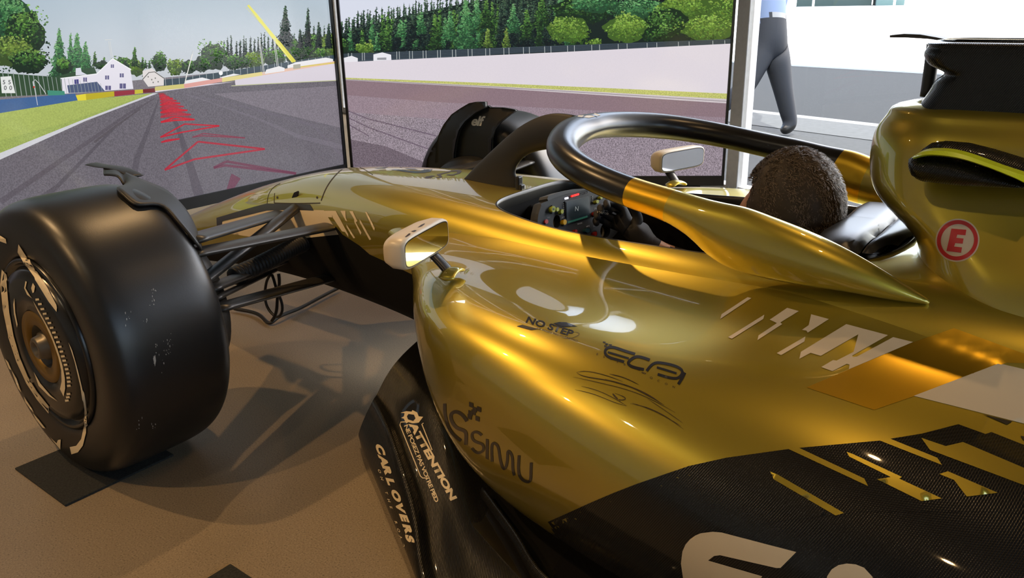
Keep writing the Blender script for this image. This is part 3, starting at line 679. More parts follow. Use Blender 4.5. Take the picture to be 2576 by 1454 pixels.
# wheel print: dash ring and arcs on the cover, stripes and letters on the sidewall
wb = bvh_of([tyL, rimL])
c5 = cropf(0, 580, 2.4233)
for pl in ([(15, 235), (42, 265), (48, 350), (62, 500), (88, 640), (125, 770), (175, 890), (230, 980), (302, 1068), (300, 1115), (230, 1030), (165, 930), (105, 800), (55, 650), (20, 480), (5, 330)],
           [(118, 82), (200, 210), (290, 350), (352, 470), (350, 495), (300, 430), (220, 300), (150, 200), (112, 130)],
           [(0, 25), (40, 50), (45, 78), (0, 62)],
           [(422, 680), (445, 730), (480, 850), (515, 1000), (532, 1120), (530, 1230), (510, 1310), (480, 1350), (440, 1362), (430, 1318), (470, 1310), (500, 1270), (518, 1190), (515, 1090), (495, 950), (460, 800)],
           [(310, 1258), (350, 1295), (358, 1275), (375, 1272), (372, 1332)], [(150, 1010), (200, 1085), (210, 1110), (160, 1045)], [(205, 1110), (240, 1150), (282, 1205), (265, 1200), (225, 1150)], [(75, 850), (105, 900), (135, 985), (115, 960), (85, 880)], [(35, 780), (55, 800), (75, 850), (60, 840)]):
    drape('sidewall_print', c5(pl), wb, CREAM, tyL, 7, .0035)
for pl in ([(205, 425), (260, 520), (310, 610), (355, 720), (385, 820), (400, 900), (402, 960), (392, 1010), (370, 965), (380, 920), (378, 850), (360, 770), (325, 670), (280, 570), (235, 490)],
           [(92, 410), (85, 450), (90, 510), (108, 590), (112, 570), (98, 500), (95, 450)], [(210, 860), (250, 930), (310, 1000), (355, 1040), (300, 1005), (240, 945)],
           [(195, 350), (205, 318), (218, 340), (212, 375), (203, 380)], [(160, 308), (168, 312), (160, 350), (190, 400), (200, 412), (170, 390), (152, 350)]):
    drape('cover_print', c5(pl), wb, CREAM, tyL, 6, .003)
dash = [(232, 420), (248, 448), (263, 478), (277, 507), (292, 535), (306, 563), (319, 592), (333, 621), (346, 650), (358, 679), (369, 708), (379, 737), (388, 766), (396, 792), (404, 818), (411, 844), (417, 870), (421, 896), (424, 920), (424, 945), (422, 995), (418, 1015), (412, 1035)]
for i, (x, y) in enumerate(dash):
    w2 = 12; drape('dash_mark', c5([(x-w2, y-6), (x+w2-2, y-8), (x+w2, y+4), (x-w2+2, y+7)]), wb, CREAM, tyL, 6, .003)
# scuffs on the tread
SC_ = mat('scuff', (.30, .28, .25), rough=.8)
c4 = cropf(0, 400, 1.616)
rnd = random.Random(3)
for (x, y, n_, sp) in ((628, 820, 1, 0), (625, 535, 5, 5), (622, 585, 6, 6), (517, 660, 6, 8), (597, 660, 4, 4), (640, 760, 5, 6), (685, 760, 16, 14), (560, 1085, 6, 8), (620, 1090, 6, 6), (660, 820, 8, 20)):
    for k in range(n_):
        xx_, yy_ = x+rnd.gauss(0, sp), y+rnd.gauss(0, sp*2); w2, h2 = (6, 24) if n_ == 1 else (rnd.uniform(.8, 2.6), rnd.uniform(1, 6))
        drape('scuff_mark', c4([(xx_-w2, yy_-h2*.4), (xx_+w2*.4, yy_-h2), (xx_+w2, yy_), (xx_+w2*.3, yy_+h2)]), wb, SC_, tyL, 30, .0006)
# ---- wheel fairings over the inner shoulder
def shell(name, A, B, m, parent=car, th=.006):
    A, B = np.array(A), np.array(B); n = len(A); rowsS = []
    for t in np.linspace(0, 1, 9):
        rowsS.append(A*(1-t)+B*t)
    P = np.array(rowsS); du = np.gradient(P, axis=1); dv = np.gradient(P, axis=0); nr = np.cross(du, dv); nr /= np.linalg.norm(nr, axis=2)[..., None]+1e-9
    Q = P+nr*th; V_ = np.concatenate([P.reshape(-1, 3), Q.reshape(-1, 3)]); k = 9*n
    F_ = grid_faces(9, n)+[tuple(i+k for i in f[::-1]) for f in grid_faces(9, n)]
    for j in range(n-1): F_ += [(j, j+k, j+1+k, j+1), (8*n+j, 8*n+j+1, 8*n+j+1+k, 8*n+j+k)]
    for i in range(8): F_ += [(i*n, (i+1)*n, (i+1)*n+k, i*n+k), (i*n+n-1, i*n+n-1+k, (i+1)*n+n-1+k, (i+1)*n+n-1)]
    return mesh_obj(name, V_, F_, m, parent)
FAIR = mat('fairing_black', (.014, .0135, .0125), rough=.45, spec=.4)
tb = bvh_of([tyL]); c6 = cropf(200, 390, 5.0139)
Apx = c6([(300, 150), (420, 160), (560, 205), (700, 265), (850, 325), (1000, 385), (1120, 450), (1230, 550), (1330, 660), (1420, 800), (1490, 960), (1540, 1120), (1555, 1200)])
Bpx = c6([(300, 235), (400, 240), (520, 285), (560, 350), (480, 480), (600, 590), (720, 670), (880, 660), (1040, 690), (1180, 830), (1330, 1010), (1470, 1190), (1520, 1255)])
A3 = [at_plane(x, y, 1, yy) for (x, y), yy in zip(Apx, np.linspace(.60, .655, 13))]
B3_ = []
for i, (x, y) in enumerate(Bpx):
    h = tb.ray_cast(Vector(CAM), Vector(ray(x, y)))
    if h[0] is not None and h[1].dot(Vector(ray(x, y))) > 0: h = (h[0], -h[1])
    B3_.append(np.array(h[0]+h[1]*.012) if (h[0] is not None and i >= 4) else at_plane(x, y, 1, .655))
shell('wheel_fairing', curve(A3, 40), curve(B3_, 40), FAIR)
q = MB(); tp_ = [at_plane(x, y, 1, .60) for x, y in c6([(155, 112), (300, 140), (430, 155), (600, 205), (720, 270)])]; q.tube(curve(tp_, 24), .004, 8, flat=(np.full(24, .003), np.full(24, .022))); q.build('fairing_lip', FAIR, car, True)
c7 = cropf(1040, 240, 5.5925)
def plate(name, pl, y, th, m, off=0):
    P, F_ = triangulate([c7(pl)], 8); V0 = np.array([at_plane(x, yy, 1, y) for x, yy in P]); V1 = V0+np.array([0, th, 0]); n = len(V0)
    # rounded inward lean: the sheet curves over the tyre towards its upper edge
    def lean(V_):
        r = np.hypot(V_[:, 0], V_[:, 2]-R0); k_ = np.clip((r-.30)/.13, 0, 1); V_[:, 1] -= .05*k_**2; return V_
    V0, V1 = lean(V0), lean(V1)
    ed = {}
    for f in F_:
        for i in range(3):
            e = (f[i], f[(i+1) % 3]); ed[e] = 1
    bd = [e for e in ed if (e[1], e[0]) not in ed]
    FF = [tuple(f) for f in F_]+[tuple(i+n for i in f[::-1]) for f in F_]+[(a_, b_, b_+n, a_+n) for a_, b_ in bd]
    return mesh_obj(name, np.concatenate([V0, V1]), FF, m, car)
fp = plate('wheel_fairing', [(170, 1100), (190, 900), (260, 740), (340, 620), (390, 520), (440, 400), (520, 270), (620, 190), (720, 140), (960, 160), (1000, 182), (1150, 190), (1310, 222), (1330, 238), (1270, 290), (1180, 390), (1120, 490), (1095, 620), (1092, 740), (1092, 1100)], -.665, -.012, FAIR)
plate('fairing_ridge', [(330, 1100), (350, 700), (390, 520), (440, 400), (520, 270), (620, 190), (720, 120), (800, 103), (930, 105), (955, 160), (960, 180), (850, 250), (740, 360), (670, 480), (630, 620), (600, 800), (590, 1100)], -.655, .014, FAIR)
fb = bvh_of([fp])
drape_text('lettering', 'elf', (1184, 315), (33, 1.0), (9, -33), fb, mat('white_print', (.72, .68, .58), rough=.5), fp, .03, .0012, .92)
# ---- suspension
ARM = mat('suspension_black', (.03, .028, .025), rough=.38, spec=.5)
def arm(name, p0, y0, p1, y1, ch, th, m=ARM, n=16, taper=(1, 1)):
    a_, b_ = at_plane(*p0, 1, y0), at_plane(*p1, 1, y1); k = 18
    P = np.linspace(a_, b_, k); tpz = np.linspace(taper[0], taper[1], k)
    for s in (1, -1):
        Q = P.copy(); Q[:, 1] *= s
        V_, F_ = tube_geo(Q, .01, n, True, (np.full(k, th/2), ch/2*tpz)); mesh_obj(name, V_, F_, m, car)
arm('upper_wishbone', (852, 565), .16, (470, 640), .72, .085, .022, taper=(1, .8))
arm('upper_wishbone', (715, 535), .14, (470, 605), .70, .085, .024)
arm('push_rod', (748, 520), .165, (500, 715), .68, .045, .026)
arm('lower_wishbone', (842, 695), .13, (540, 777), .70, .075, .022, taper=(1, .85))
arm('lower_wishbone', (720, 652), .12, (520, 728), .68, .06, .022)
arm('track_rod', (690, 680), .2, (540, 752), .68, .025, .014)
for s in (1, -1):
    V_, F_ = lathe([(.0, s*.56), (.13, s*.575), (.20, s*.60), (.215, s*.64), (.215, s*.74)], 48, (0, 0, R0)); mesh_obj('brake_drum', V_, F_, FAIR, car)
    q = MB(); P = curve([np.array([.0, .15, .43]), np.array([-.03, .25, .435]), np.array([-.06, .36, .43]), np.array([-.08, .50, .42])], 130); P[:, 1] *= s
    q.tube(P, .02, 14, flat=(.026+.002*np.sin(np.arange(130)*1.4), .028+.002*np.sin(np.arange(130)*1.4))); q.build('steering_boot', BLKM, car, True)
    q = MB(); q.box((.05, .66*s, .30), (.30, .10, .22), bev=.02); q.build('brake_duct', FAIR, car)
# ---- print and livery on the bodywork
def paint(o, loop, m, also=None, cond=None):
    me = o.data; me.materials.append(m); k = len(me.materials)-1
    V_ = np.array([v.co[:] for v in me.vertices]); C_ = np.array([V_[list(p.vertices)].mean(0) for p in me.polygons]); ins = inside(to_px(C_), [loop])
    if cond is not None: ins &= cond(C_)
    mi = np.where(ins, k, 0).astype(np.int32); me.polygons.foreach_set('material_index', mi)
    if also is not None: also.data.materials.append(m); also.data.polygons.foreach_set('material_index', mi)

BODY = bvh_of([chassis, pods[1], ecover])
PRB = mat('print_black', (.012, .012, .014), rough=.35, coat=.6)
c2 = cropf(1700, 700, 2.9075); c3 = cropf(1600, 1000, 2.6393); c8 = cropf(660, 380, 4.4414)
paint(pods[1], c3([(-548, 868), (-450, 815), (-300, 745), (-150, 682), (0, 625), (130, 580), (350, 505), (600, 450), (1010, 400), (1700, 330), (2140, 260), (2320, 320), (2600, 400), (3000, 560), (9000, 3000), (9000, 9000), (-548, 9000)]), CARB, pods[-1])
paint(chassis, [(300, 640), (600, 625), (760, 605), (845, 600), (862, 612), (905, 640), (930, 660), (985, 685), (1060, 715), (1300, 860), (1300, 2000), (300, 2000)], DARK, None, lambda C_: (C_[:, 0] > -1.0) & (C_[:, 2] < .47))
# carbon lower flank with its ragged upper edge
drape('carbon_flank', c3([(-585, 825), (-450, 765), (-300, 697), (-150, 633), (0, 575), (130, 530), (350, 455), (600, 400), (1010, 343), (1080, 335), (1615, 287), (1685, 275), (1900, 240), (2140, 178), (2320, 243), (2360, 230), (2600, 325), (2900, 440), (2900, 800), (2400, 760), (1500, 760), (600, 860), (200, 950), (-100, 930), (-350, 900), (-545, 880)]), BODY, CARB, car, 22, .0006)
for pl in ([(1010, 343), (1080, 335), (1515, 540), (1540, 590)], [(890, 492), (935, 510), (1380, 768), (1325, 785), (915, 545)],
           [(1397, 362), (1440, 378), (1765, 530), (1745, 540), (2030, 672), (1895, 690), (1600, 545), (1690, 530), (1415, 395)], [(1615, 287), (1685, 275), (2000, 403), (2030, 450)],
           [(1893, 270), (2055, 325), (2170, 298), (2576, 470), (2900, 610), (2900, 720), (2576, 585), (1950, 350)], [(2012, 510), (2070, 492), (2400, 635), (2195, 660), (2110, 550)]):
    drape('gold_slash', c3(pl), BODY, GOLD, car, 16, .0014)
drape('cream_letter', c3([(300, 1100), (310, 1020), (330, 975), (360, 940), (395, 915), (430, 900), (510, 890), (570, 895), (1065, 1025), (960, 1130), (930, 1130), (560, 1045), (520, 1050), (480, 1080), (840, 1185), (760, 1290), (470, 1210), (500, 1290), (900, 1400), (800, 1500), (480, 1420), (380, 1350), (320, 1240)]), BODY, CREAM, car, 14, .0014)
drape('cream_letter', c3([(1262, 1230), (1270, 1185), (1300, 1140), (1345, 1112), (1400, 1102), (1460, 1108), (1515, 1130), (1570, 1190), (1590, 1260), (1560, 1330), (1480, 1380), (1380, 1370), (1290, 1310)]), BODY, CREAM, car, 14, .0014)
drape('satin_patch', c2([(955, 800), (1265, 668), (1735, 470), (2035, 365), (2547, 552), (2700, 600), (2700, 560), (2700, 625), (2420, 618), (1740, 865), (1450, 965)]), BODY, SATIN, car, 16, .0008)
drape('cream_patch', c2([(1740, 862), (2365, 623), (2547, 665), (2850, 740), (2850, 1130), (2547, 1065)]), BODY, CREAM, car, 18, .0010)
drape('black_slash', c2([(2245, 998), (2460, 1050), (2420, 1073)]), BODY, PRB, car, 16, .0016)
drape('black_slash', c2([(2520, 1155), (2700, 1190), (2700, 1240), (2540, 1185)]), BODY, PRB, car, 16, .0016)
for pl in ([(525, 140), (553, 147), (325, 300), (335, 265)], [(648, 268), (640, 300), (410, 445), (383, 433)],
           [(815, 218), (900, 242), (765, 325), (778, 338), (597, 455), (605, 420), (740, 330), (687, 305)], [(990, 265), (1120, 300), (965, 400), (955, 385), (922, 380), (972, 345)],
           [(948, 428), (940, 465), (770, 565), (738, 550)],
           [(1247, 337), (1552, 418), (1290, 568), (1294, 578), (1325, 575), (1590, 432), (1735, 468), (1265, 668), (1270, 635), (1250, 628), (1145, 682), (1063, 652), (1150, 600), (1175, 605), (1300, 540), (1335, 412), (1060, 570), (985, 548), (903, 592), (915, 540)]):
    drape('cream_slash', c2(pl), BODY, CREAM, car, 14, .0012)
# round E sticker
def ell(cx, cy, a, b, rot=0, n=48):
    t = np.linspace(0, 2*PI, n, endpoint=False); c_, s_ = math.cos(rot), math.sin(rot)
    return [(cx+a*math.cos(q)*c_-b*math.sin(q)*s_, cy+a*math.cos(q)*s_+b*math.sin(q)*c_) for q in t]
ce_ = cropf(1800, 360, 3.3041)
drape('sticker_base', ce_(ell(2012, 808, 184, 178, -.5)), BODY, mat('sticker_cream', (.72, .60, .45), rough=.4), car, 10, .0008)
drape('sticker_ring', [ce_(ell(2012, 808, 171, 166, -.5)), ce_(ell(2012, 808, 139, 133, -.5))], BODY, mat('sticker_red', (.62, .025, .03), rough=.4), car, 10, .0014)
drape('sticker_letter', ce_([(1962, 712), (2085, 722), (2078, 768), (2010, 762), (2003, 788), (2062, 795), (2055, 838), (1994, 832), (1985, 860), (2050, 868), (2042, 912), (1922, 896)]), BODY, MATS['sticker_red'], car, 10, .0016)
# sidepod lettering
cp = cropf(1000, 640, 2.8622)
def line_px(pts, w):
    P = np.asarray(pts, float); T = np.gradient(P, axis=0); T /= np.linalg.norm(T, axis=1)[:, None]+1e-9; N = np.stack([-T[:, 1], T[:, 0]], -1)
    ww = np.asarray(w, float) if np.ndim(w) else np.full(len(P), w/2)
    return [tuple(q) for q in P+N*ww[:, None]]+[tuple(q) for q in (P-N*ww[:, None])[::-1]]
def band(pts, w, n=30):
    C_ = curve([(x, y, 0) for x, y in pts], n)[:, :2] if n else np.array(pts, float); return line_px(C_, w)
cr = cropf(880, 640, 2.5245)
for pl, w_ in (([(1812, 634), (1740, 612), (1655, 590), (1628, 602), (1622, 630), (1645, 653), (1690, 668), (1742, 684)], 17), ([(1638, 622), (1700, 640), (1772, 662)], 12), ([(1905, 672), (1835, 651), (1805, 656), (1768, 692), (1778, 706), (1868, 732)], 18),
               ([(1885, 742), (1905, 715), (1935, 692), (1990, 692), (2095, 724), (2112, 748), (2090, 782), (2055, 788), (1955, 762)], 17), ([(1950, 718), (2010, 736), (2075, 757)], 13), ([(2128, 752), (2108, 790), (2086, 826)], 19)):
    drape('logo_letter', cr(band(pl, w_, 26)), BODY, PRB, car, 8, .001)
for pl in ([(1480, 628), (1500, 632), (1496, 640), (1477, 636)], [(1500, 640), (1518, 645), (1512, 655), (1494, 648)], [(1522, 648), (1545, 650), (1540, 660), (1520, 656)], [(1490, 655), (1510, 660), (1505, 668), (1487, 664)]):
    drape('logo_check', cp(pl), BODY, PRB, car, 8, .001)
for i, ch in enumerate('ESTEBAN'): drape_text('lettering', ch, cp([(1430+49*i, 725+18.5*i)])[0], (8.6, 2.6), (2.0, -7.2), BODY, mat('print_brown', (.035, .02, .015), rough=.4), car, .0)
for i, ch in enumerate('OCON'): drape_text('lettering', ch, cp([(1815+54*i, 893+22*i)])[0], (8.6, 2.8), (2.0, -7.2), BODY, MATS['print_brown'], car, .0)
for i in range(2): drape('logo_loop', [cp(ell(1766+14*i, 853+5*i, 9, 5, .3, 14)), cp(ell(1766+14*i, 853+5*i, 5, 2.4, .3, 14))], BODY, MATS['print_brown'], car, 8, .001)
drape_text('lettering', 'NO STEP', cp([(918, 488)])[0], (29.5, 9.2), (10, -20.5), BODY, PRB, car, .035)
drape('step_bar', cp([(1120, 498), (1165, 488), (1215, 490), (1295, 520), (1190, 524)]), BODY, PRB, car, 8, .001)
drape('step_bar', cp([(858, 518), (900, 508), (1015, 540), (960, 546)]), BODY, PRB, car, 8, .001)
drape_text('lettering', 'NE POSEZ PAS VOTRE PIED', cp([(1000, 537)])[0], (8.6, 2.7), (2.6, -6.0), BODY, mat('print_grey', (.10, .08, .05), rough=.4), car, .0)
def line_px(pts, w):
    P = np.asarray(pts, float); T = np.gradient(P, axis=0); T /= np.linalg.norm(T, axis=1)[:, None]+1e-9; N = np.stack([-T[:, 1], T[:, 0]], -1)
    ww = np.asarray(w, float) if np.ndim(w) else np.full(len(P), w/2)
    return [tuple(q) for q in P+N*ww[:, None]]+[tuple(q) for q in (P-N*ww[:, None])[::-1]]
def stroke(pts, w, n=24):
    P = np.array([(x, y, 0) for x, y in pts], float); C_ = curve(P, n)[:, :2]; ww = w/2*np.clip(np.sin(np.linspace(.15, PI-.15, n))*1.6, .3, 1); return line_px(C_, ww)
drape('step_frame', cp(stroke([(1180, 602), (1265, 600), (1308, 572), (1290, 562), (1278, 556)], 3, 16)), BODY, MATS['print_grey'], car, 8, .001)
ink = mat('marker_ink', (.03, .016, .004), rough=.5)
for pl, w_ in (([(1290, 850), (1340, 842), (1500, 872), (1620, 915)], 4), ([(1290, 850), (1310, 865), (1500, 905), (1700, 965), (1920, 1085)], 6), ([(1265, 883), (1500, 935), (1750, 1010), (2000, 1140)], 4), ([(1325, 950), (1450, 985), (1600, 1060), (1650, 1092)], 4), ([(1280, 975), (1420, 1010), (1560, 1065), (1650, 1092)], 4),
               ([(1525, 862), (1620, 885), (1740, 940)], 5), ([(1495, 900), (1650, 945), (1800, 1010), (1900, 1075)], 8), ([(1565, 1000), (1640, 1040), (1590, 1045), (1550, 1005), (1605, 1060)], 6), ([(1675, 1075), (1800, 1105), (1950, 1180), (2060, 1260)], 4), ([(1690, 1070), (1850, 1130), (2040, 1235)], 4), ([(1800, 1040), (1920, 1120), (2055, 1215)], 3.5)):
    drape('signature_stroke', cp(stroke(pl, w_)), BODY, ink, car, 6, .001)
# LS SIMU
c10 = cropf(880, 880, 2.5339)
def band(pts, w, n=30):
    C_ = curve([(x, y, 0) for x, y in pts], n)[:, :2] if n else np.array(pts, float); return line_px(C_, w)
drape('logo_letter', c10(band([(606, 342), (607, 400), (622, 470), (650, 525), (685, 560), (710, 578)], 20)), BODY, PRB, car, 8, .001)
drape('logo_letter', c10(band([(748, 455), (715, 412), (672, 395), (648, 410), (650, 450), (690, 500), (735, 520), (742, 560), (740, 605)], 22, 40)), BODY, PRB, car, 8, .001)
drape('logo_letter', c10(band([(842, 545), (815, 525), (785, 530), (783, 565), (815, 590), (848, 605), (850, 640), (815, 655), (778, 625)], 17, 40)), BODY, PRB, car, 8, .001)
drape('logo_letter', c10([(868, 566), (886, 572), (885, 700), (866, 690)]), BODY, PRB, car, 8, .001)
drape('logo_letter', c10(band([(908, 712), (905, 640), (915, 595), (935, 602), (960, 700), (985, 758), (1005, 700), (1012, 645), (1030, 665), (1040, 760), (1050, 800)], 17, 50)), BODY, PRB, car, 8, .001)
drape('logo_letter', c10(band([(1080, 672), (1076, 760), (1085, 805), (1115, 835), (1145, 838), (1155, 790), (1158, 718)], 18, 40)), BODY, PRB, car, 8, .001)
for x, y in ((775, 352), (825, 380), (797, 382), (770, 405), (790, 400), (815, 440), (765, 428)):
    drape('logo_check', c10([(x-13, y-22), (x+13, y-12), (x+13, y+18), (x-13, y+8)]), BODY, PRB, car, 10, .0012)
# floor warnings
FBV = bvh_of([fedge])
drape_text('lettering', 'ATTENTION', c10([(380, 478)])[0], (19.5, 35.5), (21.5, -9), FBV, CREAM, car, .05, .001, .95)
drape_text('lettering', 'NE POSEZ PAS VOTRE PIED', c10([(345, 483)])[0], (7.6, 18.6), (13, -6), FBV, CREAM, car, .02, .001, .85)
drape('warning_frame', c10(band([(470, 468), (460, 475), (525, 640)], 6, 0)), FBV, CREAM, car, 10, .001)
drape('warning_frame', c10(band([(440, 455), (325, 462), (320, 480), (450, 805), (465, 818), (497, 818), (490, 808)], 6, 0)), FBV, CREAM, car, 10, .001)
drape('warning_arrow', c10([(325, 402), (360, 392), (395, 395), (400, 385), (430, 400), (440, 425), (468, 428), (440, 465), (400, 470), (375, 462), (360, 470), (345, 440), (328, 435), (345, 425), (350, 405)]), FBV, CREAM, car, 10, .001)
drape('warning_arrow_core', c10([(375, 410), (410, 415), (420, 438), (405, 455), (372, 445), (365, 425)]), FBV, PRB, car, 10, .0014)
for i, ch in enumerate('CAR LOVERS'):
    x, y = np.interp(i, range(10), [162, 185, 208, 225, 232, 262, 290, 318, 338, 355]), np.interp(i, range(10), [600, 675, 735, 790, 815, 890, 975, 1045, 1110, 1180])
    drape_text('lettering', ch, c10([(x, y)])[0], (13, 35), (25, 5), FBV, CREAM, car, .07, .001)
for i, ch in enumerate('ON THE ROAD'):
    x, y = np.interp(i, [0, 10], [178, 330]), np.interp(i, [0, 10], [760, 1230])
    drape_text('lettering', ch, c10([(x, y)])[0], (5, 12), (9, 2), FBV, CREAM, car, .02, .001)
for i in range(2): drape_text('lettering', 'S', c10([(345, 1300+28*i)])[0], (6, 10), (7, 2), FBV, CREAM, car, .02, .001)
# nose and chassis flank
drape('black_flank', [(560, 610), (640, 595), (760, 580), (845, 570), (862, 590), (905, 618), (930, 640), (985, 665), (1040, 692), (1038, 720), (980, 700), (900, 670), (840, 640), (700, 650), (570, 650)], bvh_of([chassis]), DARK, car, 14, .0006)
drape('cream_band', [(553, 560), (670, 530), (735, 527), (815, 529), (816, 531), (842, 572), (852, 590), (700, 606), (560, 585)], BODY, CREAM, car, 10, .001)
drape('dark_band', [(545, 548), (640, 520), (672, 512), (780, 514), (790, 530), (735, 528), (672, 530), (560, 556), (558, 575), (546, 572)], BODY, mat('band_grey', (.035, .033, .035), rough=.35), car, 10, .0014)
for pl in ([(690, 668), (822, 668), (962, 930), (964, 962), (925, 903), (893, 897), (790, 745), (782, 710), (782, 742), (735, 738)], [(873, 668), (930, 668), (935, 745), (950, 785), (930, 775), (925, 760)], [(940, 815), (1040, 970), (1020, 975), (945, 850)],
           [(975, 672), (1012, 672), (1065, 785), (1045, 795), (1110, 910), (1100, 937), (1030, 790), (1028, 760)], [(1088, 760), (1100, 775), (1218, 985), (1200, 995), (1092, 800)], [(1150, 680), (1168, 680), (1258, 860), (1255, 893), (1240, 870)]):
    drape('cream_slash', c8(pl), BODY, CREAM, car, 8, .0014)
SEAM = mat('panel_gap', (.03, .02, .004), rough=.6)
for pl, w_ in (([(882, 414), (862, 425), (838, 448), (820, 475), (808, 505)], 2.6), ([(886, 416), (912, 424), (938, 440)], 1.4), ([(691, 486), (690, 498), (690, 511)], 1.6), ([(690, 511), (740, 512), (806, 511)], 3.0), ([(672, 512), (676, 490), (690, 470), (705, 462)], 1.4)):
    drape('panel_seam', band(pl, w_), BODY, SEAM, chassis, 6, .0008)
drape('panel_seam', band([(2208, 602), (2196, 618), (2172, 640)], 3), BODY, SEAM, ecover, 6, .0008)
for x, y in ((698, 497), (798, 497)): drape('panel_screw', ell(x, y, 2.4, 3.2, 0, 12), BODY, SEAM, chassis, 6, .0012)
q = MB(); q.prism([at_plane(x, y, 1, .158) for x, y in ((734, 514), (737, 495), (742, 484), (751, 480), (753, 483), (748, 500), (745, 514))], (0, .004, 0)); q.build('sensor_fin', BLK, car)
for pl in ([(1437, 212), (1480, 203), (1590, 213), (1640, 222), (1760, 225), (1810, 210), (1790, 185), (1740, 165), (1870, 170), (1905, 200), (1880, 232), (1800, 246), (1700, 248), (1600, 235), (1540, 225)], [(1590, 195), (1640, 205), (1740, 210), (1700, 195), (1640, 193)], [(1530, 180), (1590, 172), (1610, 180), (1560, 188)], [(1250, 190), (1410, 175), (1370, 195), (1290, 197)]):
    drape('nose_number', c8(pl), BODY, mat('print_blue_black', (.012, .016, .022), rough=.3, coat=.5), car, 6, .001)
for k_, pl in enumerate(([(1810, 300), (1830, 285), (1900, 275), (1935, 280), (1900, 288), (1850, 293), (1905, 297), (1890, 303), (1830, 306)], [(1930, 300), (1990, 285), (1960, 275), (1950, 262), (2040, 240), (2060, 245), (1990, 265), (2010, 285), (1990, 300)], [(2040, 240), (2130, 215), (2200, 210), (2230, 225), (2210, 250), (2130, 275), (2060, 272), (2060, 262), (2130, 262), (2180, 245), (2170, 228), (2110, 232), (2060, 250)])):
    drape('logo_letter', c8(pl), BODY, MATS['print_brown'], car, 6, .001)
# halo logo and wear
hb = bvh_of([halo]); cl = cropf(1040, 240, 5.5925)
HC_ = cropf(1050, 240, 2.8622)
drape('halo_logo', HC_([(1100, 141), (1126, 121), (1245, 119), (1320, 143), (1236, 163), (1120, 150)]), hb, mat('white_print', (.72, .68, .58), rough=.5), halo, 6, .0010)
for pl in ([(1128, 143), (1160, 122), (1200, 121), (1240, 130)], [(1190, 160), (1218, 141), (1250, 141), (1296, 152)]): drape('logo_stroke', HC_(band(pl, 8, 16)), hb, HBLK, halo, 6, .0016)
rn = random.Random(5)
for k_ in range(26):
    t_ = rn.random(); x, y = 955+t_*125+rn.gauss(0, 3), 180-t_*70+rn.gauss(0, 4); w2 = rn.uniform(.6, 2.2)
    drape('paint_chip', HC_([(x-w2, y-w2*.7), (x+w2, y-w2*.4), (x+w2*.6, y+w2*.6)]), hb, mat('chip', (.45, .38, .2), rough=.7), halo, 6, .001)
# ---- steering wheel (its face is the plane through Lw, Rw, leaning forward at the top)
Lw, Rw = np.array([-.895, .145, .630]), np.array([-.965, -.145, .600]); e1 = unit(Rw-Lw); e2 = np.array([.28, 0, .96]); e2 = unit(e2-e1*(e2 @ e1)); e3 = unit(np.cross(e1, e2)); e3 = e3 if e3[0] < 0 else -e3
SO = (Lw+Rw)/2
cs = cropf(1250, 440, 5.7244)
def on_wheel(x, y, off=0.0):
    d = ray(x, y); t = ((SO+e3*off-CAM) @ e3)/(d @ e3); return CAM+d*t
sw = empty('steering_wheel', tuple(SO)); sw.parent = car
WG = mat('wheel_grey', (.022, .023, .023), rough=.5)
def slab(name, loops, m, parent, d0, d1, step=10):
    P, F_ = triangulate(loops, step); V0 = [on_wheel(x, y, d1) for x, y in P]; V1 = [p-e3*(d1-d0) for p in V0]; n = len(P); ed = {}
    for f in F_:
        for i in range(3): ed[(f[i], f[(i+1) % 3])] = 1
    bd = [e for e in ed if (e[1], e[0]) not in ed]
    return mesh_obj(name, V0+V1, [tuple(f) for f in F_]+[tuple(i+n for i in f[::-1]) for f in F_]+[(a_, b_, b_+n, a_+n) for a_, b_ in bd], m, parent, smooth=False)
face = [(580, 760), (588, 640), (605, 540), (635, 420), (660, 400), (740, 372), (830, 330), (1000, 275), (1260, 222), (1420, 210), (1560, 250), (1680, 330), (1740, 450), (1770, 640), (1740, 820), (1620, 960), (1400, 1060), (1100, 1040), (850, 900), (680, 800)]
slab('wheel_body', [cs(face), cs(ell(862, 672, 52, 96, .1, 26)), cs(ell(1560, 800, 70, 110, .1, 26))], WG, sw, -.03, 0.0)
slab('wheel_top', [cs([(725, 345), (740, 305), (900, 250), (1100, 205), (1300, 195), (1420, 205), (1260, 222), (1000, 275), (830, 330), (740, 372)])], mat('wheel_top_grey', (.055, .056, .055), rough=.5), sw, -.03, .004)
slab('grip', [cs([(588, 640), (600, 560), (640, 430), (700, 440), (690, 560), (690, 700), (640, 770), (585, 740)])], mat('grip_rubber', (.03, .031, .031), rough=.6), sw, -.005, .008)
slab('display_bezel', [cs([(985, 380), (1335, 300), (1352, 618), (1000, 715)])], BLK, sw, 0, .004)
slab('display', [cs([(1000, 395), (1325, 318), (1338, 606), (1012, 700)])], mat('lcd_dark', (.006, .010, .012), rough=.25, emit='101c20', estr=.5), sw, 0, .0055)
slab('display_bar', [cs([(1020, 672), (1305, 585), (1307, 610), (1022, 698)])], mat('lcd_green', (.01, .06, .04), rough=.4, emit='0d3a2c', estr=.8), sw, 0, .0062)
def wheel_text(s, org, ux, uy, m, off=.0065, bold=.01):
    V_, T_ = text_tris(s, bold); P = np.asarray(org)+V_[:, :1]*np.asarray(ux)+V_[:, 1:]*np.asarray(uy)
    return mesh_obj('wheel_lettering', [on_wheel(x, y, off) for x, y in P], T_, m, sw, smooth=False)
tw = mat('dial_white', (.45, .45, .45), rough=.5)
wheel_text('N', cs([(1120, 522)])[0], (13, -1), (1, -17), mat('lcd_text', (.2, .22, .22), rough=.5, emit='6f7674', estr=.5), .0066)
